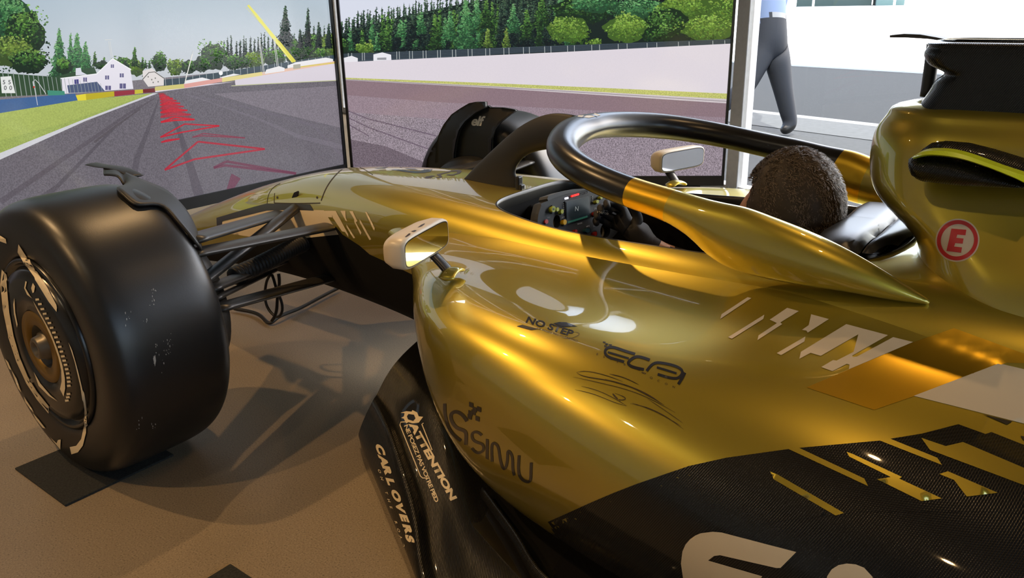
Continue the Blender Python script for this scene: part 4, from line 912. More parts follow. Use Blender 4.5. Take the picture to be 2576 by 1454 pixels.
for i in range(5): slab('led', [cs(ell(1090+22*i, 304-6.5*i, 9, 15, 0, 10))], mat('led_red', (.5, .01, .01), rough=.4, emit='ff2a22', estr=1.6), sw, 0, .005)
for i in range(2): slab('led', [cs(ell(1000+23*i, 338-6*i, 9, 15, 0, 10))], mat('led_white', (.6, .6, .7), rough=.4, emit='e8e8ff', estr=1.8), sw, 0, .005)
for i in range(7): slab('led', [cs(ell(1205+18*i, 278-5*i, 6, 12, 0, 8))], mat('led_off', (.05, .05, .05), rough=.4), sw, 0, .005)
BY = mat('button_lime', (.42, .48, .04), rough=.4); BR = mat('button_red', (.55, .03, .02), rough=.4); BO = mat('button_yellow', (.75, .45, .01), rough=.4); BW = mat('button_white', (.6, .6, .55), rough=.4); BT = mat('button_teal', (.04, .12, .14), rough=.4)
for (x, y, a_, b_, m_) in ((818, 492, 27, 45, BY), (878, 497, 19, 30, BY), (943, 527, 20, 32, BY), (982, 680, 24, 38, BO), (718, 672, 24, 32, BR), (1452, 385, 20, 24, BY), (1508, 325, 18, 22, BY), (1612, 425, 26, 28, BR), (1427, 558, 20, 28, BR), (1145, 812, 16, 26, BR), (1310, 798, 32, 32, BT), (1424, 848, 18, 32, BR)):
    b0 = slab('button_collar', [cs(ell(x-3, y, a_*1.45, b_*1.35, .1, 22))], BLK, sw, 0, .006)
    slab('button', [cs(ell(x, y, a_, b_, .1, 22))], m_, sw, 0, .013)
wheel_text('N', cs([(802, 512)])[0], (6.5, -.5), (.5, -8.5), BLK, .0135, .05)
for t_, x, y in (('PAC', 718, 628), ('BOC', 932, 628), ('MARK', 1160, 720), ('MFX', 1285, 758), ('START', 1385, 748), ('OIL', 1400, 500)): wheel_text(t_, cs([(x, y)])[0], (4.6, -1.2), (.2, -6.0), tw, .001)
for x, y in ((960, 415), (962, 440), (964, 465), (966, 492), (1376, 310), (1378, 335), (1380, 360), (1382, 385)): slab('mark', [cs(ell(x, y, 5, 7, 0, 6))], tw, sw, 0, .002)
q = MB(); q.tube([SO-e3*.03, SO-e3*.03+np.array([.25, 0, -.03])], .03, 12); q.build('steering_column', DARK, sw, True)

# ------------------------------------------------------------------ driver
SKIN = mat('skin', (.50, .27, .17), rough=.5, noise=(40, .05)); CLOTH = mat('black_cloth', (.012, .012, .014), rough=.8, bump=(300, .2)); HAIR = mat('brown_hair', (.06, .045, .033), rough=.55, spec=.4)
def skin_mesh(name, pts, edges, radii, root=0, sub=2):
    me = bpy.data.meshes.new(name); me.from_pydata([tuple(map(float, p)) for p in pts], edges, []); o = bpy.data.objects.new(name, me); COL.objects.link(o)
    m = o.modifiers.new('s', 'SKIN'); sv = me.skin_vertices[0].data
    for i, r in enumerate(radii): sv[i].radius = (r, r) if np.ndim(r) == 0 else r
    for i in range(len(pts)): sv[i].use_root = (i == root)
    m2 = o.modifiers.new('d', 'SUBSURF'); m2.levels = sub; m2.render_levels = sub
    bpy.context.view_layer.update(); ev = o.evaluated_get(bpy.context.evaluated_depsgraph_get()); em = ev.to_mesh()
    V_ = np.array([v.co[:] for v in em.vertices]); F_ = [tuple(p.vertices) for p in em.polygons]; ev.to_mesh_clear()
    bpy.data.objects.remove(o); bpy.data.meshes.remove(me); return V_, F_
HCn = np.array([-1.492, .0, .712])
def head_geo(c, f, s, scale=1.0):
    """head facing direction f (unit, horizontal), s = its left; shaped skull, jaw, nose, brow, ears"""
    nu, nv = 40, 30; V_ = []; f = np.asarray(f); s = np.asarray(s); u = np.array([0, 0, 1.0])
    for i in range(nv+1):
        ph = PI*i/nv
        for j in range(nu):
            th = 2*PI*j/nu; x, y, z = math.sin(ph)*math.cos(th), math.sin(ph)*math.sin(th), math.cos(ph)
            rx, ry, rz = .098, .077, .118; fx = rx*x; sy = ry*y; uz = rz*z
            if z < -.1:
                k_ = min(1, (-z-.1)/.9); sy *= 1-.30*k_; fx = fx*(1-.12*k_)+.012*k_ if x > 0 else fx*(1-.45*k_)+.01*k_
            if x > .3:
                nose = math.exp(-((y/.16)**2+((z+.12)/.20)**2)); fx += .024*nose; brow = math.exp(-((z-.12)/.09)**2)*.004; fx += brow
                eye = math.exp(-(((abs(y)-.36)/.14)**2+((z+.0)/.09)**2)); fx -= .008*eye; mouth = math.exp(-((y/.3)**2+((z+.47)/.05)**2)); fx += .004*mouth-.003*math.exp(-((y/.3)**2+((z+.52)/.02)**2))
            if abs(y) > .85: 
                pass
            V_.append(c+scale*(f*fx+s*sy+u*uz))
    F_ = grid_faces(nv+1, nu, cv=True); return V_, F_
def ears(c, f, s, scale=1.0):
    mb = MB()
    for sg in (1, -1):
        P = [c+scale*(f*(-.006+.012*math.cos(t))+s*sg*(.072+.006*math.sin(t/2))+np.array([0, 0, -.008+.030*math.sin(t)])) for t in np.linspace(-PI/2, PI*1.2, 14)]
        mb.tube(P, .006*scale, 8)
    return mb
drv = empty('person', (-1.35, 0, .2), 'driver with short brown hair in black gloves seated in the golden car cockpit', 'person')
wr = at_plane(1648, 632, 1, -.09); hd = at_plane(1560, 553, 1, -.075)
pts = [(-1.28, 0, .24), (-1.40, 0, .33), (-1.50, 0, .44), (-1.52, 0, .545), (-1.507, 0, .62), (-1.47, .17, .505), (-1.30, .24, .37), (-1.10, .15, .33), (-1.0, .12, .36),
       (-1.47, -.17, .505), (-1.30, -.235, .43), tuple(wr), tuple(wr*.5+hd*.5), (-.85, .10, .24), (-.45, .09, .30), (-.85, -.10, .24), (-.45, -.09, .30)]
edg = [(0, 1), (1, 2), (2, 3), (3, 4), (2, 5), (5, 6), (6, 7), (7, 8), (2, 9), (9, 10), (10, 11), (11, 12), (0, 13), (13, 14), (0, 15), (15, 16)]
V_, F_ = skin_mesh('b', pts, edg, [.13, .125, .13, .055, .05, .065, .045, .034, .032, .065, .045, .031, .033, .075, .05, .075, .05])
Vh, Fh = head_geo(HCn, np.array([1., 0, 0]), np.array([0, 1., 0])); eb_ = ears(HCn, np.array([1., 0, 0]), np.array([0, 1., 0]))
k_ = len(V_); allV = list(V_)+list(Vh)+[np.array(v) for v in eb_.v]; k2 = k_+len(Vh); allF = list(F_)+[tuple(i+k_ for i in f) for f in Fh]+[tuple(i+k2 for i in f) for f in eb_.f]
fmt = []
AV = np.array(allV)
for i, f in enumerate(allF):
    c = AV[list(f)].mean(0)
    if i >= len(F_): fmt.append(1)
    elif c[2] > .555 and c[0] < -1.4: fmt.append(1)
    elif wr[0]-.04 < c[0] < wr[0]-.012 and c[1] < -.05 and c[2] > .40: fmt.append(1)
    else: fmt.append(0)
body = mesh_obj('body', allV, allF, CLOTH, drv, mats=[CLOTH, SKIN], fmat=fmt)
# gloved right hand closed round the wheel grip: palm, four fingers and a thumb of their own lengths
GLV = mat('glove_black', (.014, .014, .015), rough=.75, bump=(400, .15))
ax_f = unit(hd-wr); pal = hd; side_ = unit(np.cross(ax_f, [0, 0, 1])); upv = unit(np.cross(side_, ax_f))
gp = [wr, wr*.45+hd*.55, hd]; ge = [(0, 1), (1, 2)]; gr = [.033, (.034, .028), (.038, .022)]
for k, (off, ln) in enumerate(((.034, .040), (.012, .045), (-.011, .043), (-.033, .034))):
    b_ = len(gp); base = hd+upv*off*.9+ax_f*.012
    p1 = base+ax_f*ln*.75-side_*.012; p2 = p1+ax_f*ln*.25-side_*ln*.8; p3 = p2-ax_f*ln*.45-side_*ln*.45
    gp += [base, p1, p2, p3]; ge += [(2, b_), (b_, b_+1), (b_+1, b_+2), (b_+2, b_+3)]; gr += [.012, .0105, .0098, .0088]
b_ = len(gp); t0 = hd-ax_f*.03+upv*.03; gp += [t0+upv*.012, t0+upv*.03+ax_f*.025-side_*.012, t0+upv*.034+ax_f*.05-side_*.03]; ge += [(1, b_), (b_, b_+1), (b_+1, b_+2)]; gr += [.013, .0115, .0095]
V_, F_ = skin_mesh('g', gp, ge, gr); glove = mesh_obj('glove', V_, F_, GLV, drv)
gbv = bvh_of([glove]); WP = mat('glove_print', (.50, .48, .40), rough=.6)
drape_text('lettering', 'sparco', cs([(1440, 545)])[0], (10.8, 1.9), (0, -10), gbv, WP, glove, .02, .0008)
drape_text('lettering', 'OL', cs([(2055, 1085)])[0], (13, 4), (4, -13), bvh_of([glove, body]), WP, glove, .02, .0008)
drape('glove_tab', cs([(1630, 735), (1660, 800), (1690, 820), (1730, 880), (1715, 950), (1690, 970), (1705, 890), (1680, 850), (1665, 900), (1668, 830)]), gbv, mat('glove_tab', (.12, .12, .05), rough=.6), glove, 6, .0008)
# short hair: cap and many fine locks
cap = []; cf = []
def hair_in(x, y, z): return z > (.30 if x > .55 else .02-.55*(1-(x+1)/1.6) if x < .55 else 0) 
hv_ = []; hf_ = []; rn = random.Random(11)
Hn = np.array(Vh)-HCn
nu, nv = 40, 30; keep = []
for i in range(nv+1):
    for j in range(nu):
        n_ = Hn[i*nu+j]; un = unit(n_/np.array([.098, .077, .118])); bump_ = .013+.004*math.sin(j*1.7+i*.9)*math.sin(i*1.3)
        hv_.append(HCn+n_*(1+bump_/np.linalg.norm(n_))); x, y, z = un
        lim = .42 if x > .74 else (-.12 if x > .5 else -.65); keep.append(z > lim)
for f in grid_faces(nv+1, nu, cv=True):
    if all(keep[i] for i in f): hf_.append(f)
hairo = mesh_obj('hair', hv_, hf_, HAIR, drv)
sv_ = []; sf_ = []
for k in range(9000):
    z = rn.uniform(-.6, 1); a_ = rn.uniform(0, 2*PI); x, y = math.sqrt(1-z*z)*math.cos(a_), math.sqrt(1-z*z)*math.sin(a_)
    lim = .42 if x > .74 else (-.12 if x > .5 else -.65)
    if z < lim: continue
    p = HCn+np.array([.098*x, .077*y, .118*z])*1.10; nrm = unit([x, y, z]); dn = np.array([-.55, y*.4, -.55+.6*max(0, z)]); dn = dn+np.array([rn.gauss(0, .35), rn.gauss(0, .35), rn.gauss(0, .35)])
    tg = unit(dn-nrm*(dn @ nrm)); L_ = rn.uniform(.008, .018); w2 = unit(np.cross(tg, nrm))*.0006; k0_ = len(sv_)
    m1 = p+nrm*.004+tg*L_*.5; m2 = p+nrm*.0055+tg*L_
    sv_ += [p-w2, p+w2, m1-w2*.9, m1+w2*.9, m2]; sf_ += [(k0_, k0_+1, k0_+3, k0_+2), (k0_+2, k0_+3, k0_+4)]
ho = mesh_obj('hair_locks', sv_, sf_, mat('brown_hair_tip', (.17, .13, .095), rough=.5, spec=.4), drv); ho['kind'] = 'stuff'
# ------------------------------------------------------------------ mats and cables
def mat_carpet():
    m = mat('mat_carpet', (.02, .021, .019), rough=.95, noise=(180, .5), bump=(260, .9)); return m
def floor_mat_obj(c, sx, sy, lbl):
    q = MB(); q.box((c[0], c[1], .003), (sx, sy, .006), bev=.0015); o = q.build('floor_mat', mat_carpet()); return tag(o, lbl, 'mat', 'black carpet mats under the car')
floor_mat_obj((-.003, .942), .285, .29, 'black carpet mat under the near front tyre')
floor_mat_obj((-.81, 1.12), .28, .29, 'black carpet mat at the bottom edge beside the car floor')
floor_mat_obj((-.003, -.942), .285, .29, 'black carpet mat under the far front tyre')
CAB = mat('cable_black', (.012, .012, .012), rough=.5)
cb = lambda pts: [at_plane(x, y, 1, yy) for x, y, yy in pts]
crop4 = cropf(480, 480, 3.8262)
def cable(pts, yv, r, lbl):
    P = curve(cb([(x, y, yv) for x, y in crop4(pts)]), 60); q = MB(); q.tube(P, r, 10); o = q.build('cable', CAB, None, True); return tag(o, lbl, 'cable', 'cables under the suspension')
cable([(770, 800), (735, 860), (715, 980), (730, 1100), (780, 1180), (840, 1210), (880, 1150), (870, 1060), (830, 960), (800, 860), (780, 805)], .30, .0045, 'black cable hanging in a loop under the suspension, wider loop')
cable([(845, 800), (852, 880), (835, 1020), (825, 1150), (800, 1220), (780, 1250)], .335, .005, 'black cable hanging straight down through the loop')
P = [at_plane(*crop4([q_])[0], 2, .012) for q_ in [(420, 1135), (560, 1160), (680, 1210), (770, 1270)]]+[at_plane(*crop4([q_])[0], 2, .02) for q_ in [(830, 1225), (1000, 1150), (1200, 1050), (1420, 935)]]
q = MB(); q.tube(curve(P, 60), .007, 10); tag(q.build('cable', CAB, None, True), 'black cable lying along the floor below the suspension', 'cable', 'cables under the suspension')

# ------------------------------------------------------------------ screens
BEZ = mat('screen_black', (.008, .008, .009), rough=.3)
class Screen:
    def __init__(s, P0, dirv, width, z0, z1, label):
        s.P0 = np.array([P0[0], P0[1], 0.]); s.d = unit([dirv[0], dirv[1], 0]); n = np.array([-s.d[1], s.d[0], 0]); s.n = n if n @ (CAM-s.P0) > 0 else -n
        s.w, s.z0, s.z1 = width, z0, z1; s.V = []; s.F = []; s.Cc = []; s.layer = 0
        s.root = empty('display_screen', tuple(s.P0+s.d*width/2), label, 'screen')
        A = np.array([s.d, s.n, [0, 0, 1]])
        q = MB(); q.box(s.P0+s.d*width/2-s.n*.045+[0, 0, (z0+z1)/2], (width, .08, z1-z0), A); q.build('screen_case', BEZ, s.root)
        b = .055 if z0 > .1 else .05
        q = MB(); q.box(s.P0+s.d*width/2+s.n*.006+[0, 0, z0+.0275], (width, .022, .055), A); q.build('screen_bezel', BEZ, s.root)
        q = MB(); q.box(s.P0+s.d*width/2+s.n*.006+[0, 0, z1-.01], (width, .022, .02), A); q.build('screen_bezel', BEZ, s.root)
        for e in (.008, width-.008):
            q = MB(); q.box(s.P0+s.d*e+s.n*.006+[0, 0, (z0+z1)/2], (.014, .024, z1-z0), A); q.build('screen_bezel', BEZ, s.root)
        for e in (width*.12, width*.9):
            q = MB(); q.box(s.P0+s.d*e-s.n*.05+[0, 0, z0/2], (.16, .16, z0), A); q.build('screen_stand', BEZ, s.root)
    def pt(s, x, y):
        d = ray(x, y); t = ((s.P0-CAM) @ s.n)/(d @ s.n); p = CAM+d*t
        u = (p-s.P0) @ s.d; u = min(max(u, .004), s.w-.004); z = min(max(p[2], s.z0+.004), s.z1-.004)
        return s.P0+s.d*u+np.array([0, 0, z])
    def uvz(s, u, z): return s.P0+s.d*u+np.array([0, 0, z])
    def add(s, P3, F, cols, amp=0.0):
        k = len(s.V); o = s.n*(.0012+.000012*s.layer); s.V += [p+o for p in P3]
        s.F += [tuple(i+k for i in f) for f in F]; s.Cc += [tuple(c)+(amp,) for c in cols]
    def poly(s, pts, col, amp=0.0, new=True):
        """pts in photograph pixels; col one sRGB colour or one per vertex"""
        if new: s.layer += 1
        if isinstance(col, list): cols = [lin(c) for c in col]
        else: cols = [lin(col)]*len(pts)
        if len(pts) <= 4: s.add([s.pt(x, y) for x, y in pts], [tuple(range(len(pts)))], cols, amp)
        else:
            P, F_ = triangulate([pts], 1e9); s.add([s.pt(x, y) for x, y in P], F_, [lin(col)]*len(P), amp)
    def line(s, pts, w, col, amp=0.0, new=True):
        if new: s.layer += 1
        P = np.asarray(pts, float); ww = np.broadcast_to(w, len(P))/2; T = np.gradient(P, axis=0); T /= np.linalg.norm(T, axis=1)[:, None]+1e-9; N = np.stack([-T[:, 1], T[:, 0]], -1)
        L_, R_ = P+N*ww[:, None], P-N*ww[:, None]; n = len(P)
        s.add([s.pt(*p) for p in L_]+[s.pt(*p) for p in R_], [(i, i+1, n+i+1, n+i) for i in range(n-1)], [lin(col)]*(2*n), amp)
    def leaves(s, fn, n, size, cols, rn, jit=14, thin=.6):
        """fn() -> (x, y, shade 0..1) sample; small leaf strokes coloured from dark to light"""
        s.layer += 1; P = []; F_ = []; Cc = []
        for i in range(n):
            x, y, sh = fn(); k = len(P); sz = size*rn.uniform(.5, 1.3); a = rn.uniform(-.6, .6)+(PI/2 if rn.random() < .2 else 0)
            dx, dy = math.cos(a)*sz, math.sin(a)*sz; ex, ey = -math.sin(a)*sz*thin, math.cos(a)*sz*thin
            t = min(.999, max(0, sh+rn.gauss(0, .16)))*(len(cols)-1); j = int(t); f = t-j
            jj = 1+rn.gauss(0, jit/110); c = [min(255, max(0, (cols[j][q]*(1-f)+cols[j+1][q]*f)*jj+rn.gauss(0, 3))) for q in range(3)]
            P += [s.pt(x-dx, y-dy), s.pt(x+ex, y+ey), s.pt(x+dx, y+dy), s.pt(x-ex, y-ey)]; F_.append((k, k+1, k+2, k+3)); Cc += [lin(c)]*4
        s.add(P, F_, Cc)
    def bush(s, cx, cy, w, h, cols, rn, n=None, size=4):
        n = n or int(w*h/size/size*.55)
        dk = tuple(int(cols[0][q]*.45+cols[1][q]*.55) for q in range(3))
        ph = [rn.uniform(0, 6) for _ in range(3)]
        s.poly([(cx+math.cos(a)*w*.5*(.86+.07*math.sin(5*a+ph[0])+.06*math.sin(9*a+ph[1])), cy+math.sin(a)*h*.5*(.86+.07*math.sin(6*a+ph[2])+.05*math.sin(11*a+ph[0]))) for a in np.linspace(0, 2*PI, 36, endpoint=False)], dk)
        lobes = [(cx+rn.uniform(-.32, .32)*w, cy+rn.uniform(-.30, .25)*h, rn.uniform(.2, .34)) for _ in range(7)]+[(cx, cy, .42)]
        def fn():
            lx, ly, r = rn.choice(lobes); a = rn.uniform(0, 2*PI); q = math.sqrt(rn.random())*r
            x, y = lx+math.cos(a)*q*w, ly+math.sin(a)*q*h
            return x, y, .95-(y-(cy-h/2))/h*.95+.12*math.cos(a)*-1*q
        s.leaves(fn, n, size, cols, rn)
    def conifer(s, x, top, bot, w, cols, rn, n=None, size=3.5):
        h = bot-top; n = n or int(w*h/size/size*.6)
        dk = tuple(int(cols[0][q]*.6+cols[1][q]*.4) for q in range(3)); pl = [(x, top)]
        for sg in (1, -1):
            e = []
            for i in range(1, 9): t = i/8; e += [(x+sg*w/2*t*.8, top+h*t), (x+sg*w/2*t*.5, top+h*t-h*.02)]
            pl += e if sg == 1 else e[::-1]
        s.poly(pl[:-1] if False else pl, dk)
        def fn():
            t = rn.random()**.65; lay = .75+.25*math.sin(t*h/5.5); ww = w/2*t*lay+1.2; xx = rn.uniform(-1, 1)
            return x+xx*ww, top+t*h+abs(xx)*ww*.25, .85-.6*t+.12*(-xx)
        s.leaves(fn, n, size, cols, rn, thin=.45)
    def finish(s, estr=1.0, name='screen_picture'):
        me = bpy.data.meshes.new(name); me.from_pydata([tuple(map(float, v)) for v in s.V], [], s.F); o = bpy.data.objects.new(name, me); COL.objects.link(o)
        ca = me.color_attributes.new('picture', 'FLOAT_COLOR', 'POINT'); ca.data.foreach_set('color', np.array(s.Cc, dtype=np.float32).ravel())
        me.materials.append(screen_mat(estr)); o.parent = s.root; o.matrix_parent_inverse = parent_world(s.root).inverted(); o['label'] = 'bright picture of a race track shown on the screen'
        return o
def screen_mat(estr):
    if 'screen_picture' in MATS: return MATS['screen_picture']
    m = bpy.data.materials.new('screen_picture'); MATS['screen_picture'] = m; m.use_nodes = True; n = m.node_tree.nodes; L = m.node_tree.links; b = n['Principled BSDF']
    b.inputs['Base Color'].default_value = (.01, .01, .01, 1); b.inputs['Roughness'].default_value = .12; b.inputs['Specular IOR Level'].default_value = .35
    at = n.new('ShaderNodeAttribute'); at.attribute_name = 'picture'
    tc = n.new('ShaderNodeTexCoord'); t = n.new('ShaderNodeTexNoise'); t.inputs['Scale'].default_value = 190; t.inputs['Detail'].default_value = 2; L.new(tc.outputs['Object'], t.inputs['Vector'])
    r = n.new('ShaderNodeMapRange'); r.inputs[1].default_value = .32; r.inputs[2].default_value = .68; r.inputs[3].default_value = -1; r.inputs[4].default_value = 1; L.new(t.outputs['Fac'], r.inputs[0])
    mu = n.new('ShaderNodeMath'); mu.operation = 'MULTIPLY_ADD'; L.new(r.outputs[0], mu.inputs[0]); L.new(at.outputs['Alpha'], mu.inputs[1]); mu.inputs[2].default_value = 1.0
    v = n.new('ShaderNodeVectorMath'); v.operation = 'SCALE'; L.new(at.outputs['Color'], v.inputs[0]); L.new(mu.outputs[0], v.inputs['Scale'])
    L.new(v.outputs[0], b.inputs['Emission Color']); b.inputs['Emission Strength'].default_value = estr
    return m
rs = random.Random(21)
DG = [(18, 30, 28), (34, 58, 34), (70, 110, 52), (118, 160, 78)]; YG = [(40, 56, 34), (74, 98, 46), (112, 138, 62), (142, 166, 84)]; BG_ = [(12, 18, 24), (22, 34, 36), (44, 62, 52), (90, 118, 88)]; GG = [(30, 52, 38), (46, 90, 56), (84, 138, 86), (124, 168, 112)]
SA = Screen((1.5, 1.25), (0, -1), 2.548, .235, 1.62, 'large screen ahead of the car showing a track with red arrows and white houses')
k1 = cropf(0, 0, 2.7967)
S = SA
def zrow(sc, za, zb, ca, cb_, amp=0.0, n=1):
    sc.layer += 1
    for i in range(n):
        z0_, z1_ = za+(zb-za)*i/n, za+(zb-za)*(i+1)/n; c0_ = [ca[q]+(cb_[q]-ca[q])*i/n for q in range(3)]; c1_ = [ca[q]+(cb_[q]-ca[q])*(i+1)/n for q in range(3)]
        sc.add([sc.uvz(.005, z0_), sc.uvz(sc.w-.005, z0_), sc.uvz(sc.w-.005, z1_), sc.uvz(.005, z1_)], [(0, 1, 2, 3)], [lin(c0_), lin(c0_), lin(c1_), lin(c1_)], amp)
zrow(SA, .24, .86, (104, 100, 108), (124, 118, 124), .2, 3); zrow(SA, .85, 1.61, (196, 200, 206), (150, 180, 200), 0, 8)
# trees far right to left
for x in range(1580, 2420, 26): SA.conifer(*k1([(x+rs.uniform(-8, 8), rs.uniform(250, 300)-(x-1580)*.13)])[0], k1([(0, 430)])[0][1], 34/2.8*1.1, BG_, rs, None, 2.2)
for x, y, w, h in ((1120, 440, 110, 150), (1230, 470, 120, 120), (1500, 400, 190, 220), (1330, 470, 120, 110), (1420, 450, 120, 130), (1640, 440, 140, 120), (1790, 420, 170, 130), (1930, 410, 150, 140), (2060, 360, 130, 200), (2180, 330, 160, 240), (2290, 340, 140, 230), (2350, 330, 120, 230), (860, 450, 130, 110), (960, 480, 110, 130), (720, 460, 90, 80), (1240, 505, 70, 60), (1700, 440, 130, 100), (2240, 390, 130, 110)):
    cx, cy = k1([(x, y)])[0]; SA.bush(cx, cy, w/2.8*1.1, h/2.8, YG if rs.random() < .6 else DG, rs, None, 2.6)
for x, t, b, w in ((2005, 40, 330, 150), (2165, 50, 330, 70), (2110, 200, 340, 60), (2240, 150, 340, 70), (2310, 160, 340, 70), (945, 325, 470, 70), (1000, 400, 480, 40), (665, 360, 470, 50), (1020, 420, 480, 40), (730, 400, 450, 30), (1050, 420, 480, 30)):
    x_, t_ = k1([(x, t)])[0]; SA.conifer(x_, t_, k1([(0, b)])[0][1], w/2.8*1.1, BG_ if x > 1100 else DG, rs, None, 2.4)
for x, t, b, w in ((415, 195, 560, 170), (495, 235, 540, 90), (540, 230, 560, 190), (600, 290, 540, 140)):
    x_, t_ = k1([(x, t)])[0]; SA.conifer(x_, t_, k1([(0, b)])[0][1], w/2.8*1.15, GG, rs, None, 3)
for x, y, w, h, c in ((-120, 250, 560, 560, GG), (60, 150, 420, 420, GG), (170, 250, 330, 400, DG), (80, 370, 330, 240, YG), (200, 440, 300, 180, DG), (-200, 60, 500, 400, GG), (450, 470, 140, 130, DG)):
    cx, cy = k1([(x, y)])[0]; SA.bush(cx, cy, w/2.8, h/2.8, c, rs, None, 4)
SA.poly(k1([(-200, 500), (380, 540), (660, 470), (680, 520), (520, 560), (430, 660), (-200, 690)]), (48, 74, 50))
# fences and barriers
SA.poly(k1([(1150, 560), (1300, 545), (2360, 385), (2360, 440), (1300, 590), (1150, 605)]), (58, 74, 84))
for i in range(26): x = 1160+i*48; SA.line(k1([(x, 545-(x-1160)*.132), (x+4, 605-(x-1160)*.138)]), 1.0, (176, 184, 186), new=(i == 0))
# houses
SA.poly(k1([(430, 552), (680, 520), (790, 415), (915, 488), (936, 625), (440, 660)]), (226, 222, 232)); SA.line(k1([(425, 552), (678, 520), (790, 412), (920, 490)]), 2.6, (240, 240, 242))
SA.poly(k1([(470, 600), (680, 575), (735, 640), (480, 655)]), (78, 90, 122)); SA.poly(k1([(520, 560), (550, 557), (552, 590), (522, 592)]), (70, 66, 130))
for x, y, w, h in ((782, 465, 22, 24), (745, 545, 28, 28), (848, 530, 28, 28), (752, 618, 40, 30), (855, 605, 44, 36), (590, 560, 26, 30)): SA.poly(k1([(x-w/2+6, y-h/2), (x+w/2+6, y-h/2), (x+w/2+6, y+h/2), (x-w/2+6, y+h/2)]), (96, 92, 134), new=(w == 22)); SA.line(k1([(x+6, y-h/2), (x+6, y+h/2)]), 1.2, (226, 222, 232))
SA.poly(k1([(530, 480), (565, 476), (572, 505), (610, 525), (530, 530)]), (214, 216, 226))
SA.poly(k1([(1000, 500), (1065, 480), (1150, 550), (1150, 600), (1040, 610), (1005, 560)]), (222, 216, 214)); SA.line(k1([(1000, 560), (1045, 510), (1085, 505), (1150, 550)]), 2, (90, 88, 84))
for x, y in ((1040, 540), (1065, 560), (1090, 550), (1075, 580), (1110, 575)): SA.poly(k1([(x-4, y-5), (x+4, y-5), (x+4, y+5), (x-4, y+5)]), (120, 120, 116))
# ground: far run-off, wall, road, grass
SA.poly(k1([(1080, 625), (1650, 575), (2400, 440), (2700, 420), (2700, 640), (1080, 665)]), (222, 212, 222))
SA.poly(k1([(1090, 610), (1290, 590), (1295, 620), (1080, 640)]), (206, 196, 120)); SA.poly(k1([(1290, 590), (1560, 548), (1560, 575), (1295, 620)]), (220, 160, 152)); SA.poly(k1([(1560, 548), (1840, 505), (1845, 535), (1560, 578)]), (224, 210, 140)); SA.poly(k1([(1840, 508), (2360, 428), (2365, 446), (1845, 535)]), (228, 190, 170)); SA.line(k1([(2060, 476), (2365, 440)]), 3, (216, 198, 96))
for pl in ([(1870, 490), (1960, 465), (2000, 478), (1998, 500), (1860, 520)], [(2020, 460), (2080, 438), (2290, 405), (2340, 415), (2340, 432), (2020, 480)], [(1290, 590), (1310, 565), (1420, 545), (1480, 560), (1300, 590)], [(1540, 545), (1640, 518), (1690, 525), (1560, 548)]): SA.poly(k1(pl), (232, 230, 232))
SA.poly(k1(ell(1551, 514, 14, 15, 0, 14)), (240, 240, 242))
SA.poly(k1([(1080, 650), (1650, 575), (1655, 605), (2400, 560), (2900, 545), (2900, 1700), (-900, 2100), (-900, 1400), (0, 1115), (1060, 660)]), (108, 103, 111), .22)
SA.poly(k1([(1650, 562), (2420, 440), (2900, 400), (2900, 545), (2400, 562), (1655, 603)]), (216, 208, 218)); SA.line(k1([(1625, 604), (1900, 588), (2400, 562), (2800, 548)]), 2, (190, 192, 150))
SA.poly(k1([(1500, 660), (2400, 600), (2900, 590), (2900, 1500), (2400, 900), (1900, 780)]), (126, 119, 128), .2)
SA.poly(k1([(-900, 1000), (0, 795), (545, 705), (1080, 655), (0, 1085), (-900, 1380)]), (166, 180, 96), .12); SA.poly(k1([(-900, 1180), (0, 985), (400, 880), (800, 745), (1080, 655), (0, 1085), (-900, 1380)]), (156, 172, 92), .15)
SA.poly(k1([(-900, 1300), (0, 1075), (560, 850), (1075, 655), (1110, 655), (600, 850), (0, 1122), (-900, 1470)]), (206, 206, 212), .03)
SA.poly(k1([(-900, 740), (0, 700), (525, 658), (545, 705), (0, 795), (-900, 900)]), (62, 98, 148), .05); SA.poly(k1([(530, 670), (600, 660), (605, 705), (545, 708)]), (226, 210, 60)); SA.poly(k1([(600, 660), (800, 642), (802, 678), (605, 703)]), (188, 172, 44)); SA.poly(k1([(800, 642), (945, 632), (945, 662), (802, 678)]), (148, 52, 66)); SA.poly(k1([(945, 632), (1002, 628), (1004, 655), (945, 662)]), (196, 186, 60)); SA.poly(k1([(1002, 628), (1085, 620), (1090, 648), (1004, 655)]), (110, 40, 44))
for i in range(24): x = 15+i*38-(i*i*.35); SA.line(k1([(x, 505+i*3.5), (x+26-i*.6, 680-i*1.5)]), max(.9, 2-i*.06), (150, 160, 158), new=(i == 0))
SA.poly(k1([(0, 540), (75, 535), (105, 655), (10, 655)]), (226, 228, 226)); 
for t_, x, y in (('5', 15, 592), ('0', 24, 632), ('5', 54, 592), ('0', 62, 632)):
    V_, T_ = text_tris(t_, .01); SA.layer += 1; SA.add([SA.pt(*k1([(x+v[0]*42, y-v[1]*42)])[0]) for v in V_], T_, [lin((70, 72, 76))]*len(V_))
SA.poly(k1([(330, 635), (450, 640), (455, 668), (335, 672)]), (66, 140, 118)); SA.line(k1([(235, 610), (228, 575), (245, 560), (270, 585), (320, 660)]), 1.6, (210, 212, 216)); SA.line(k1([(232, 575), (262, 740)]), 1.4, (210, 212, 216)); SA.poly(k1(ell(236, 612, 7, 7, 0, 10)), (196, 50, 40))
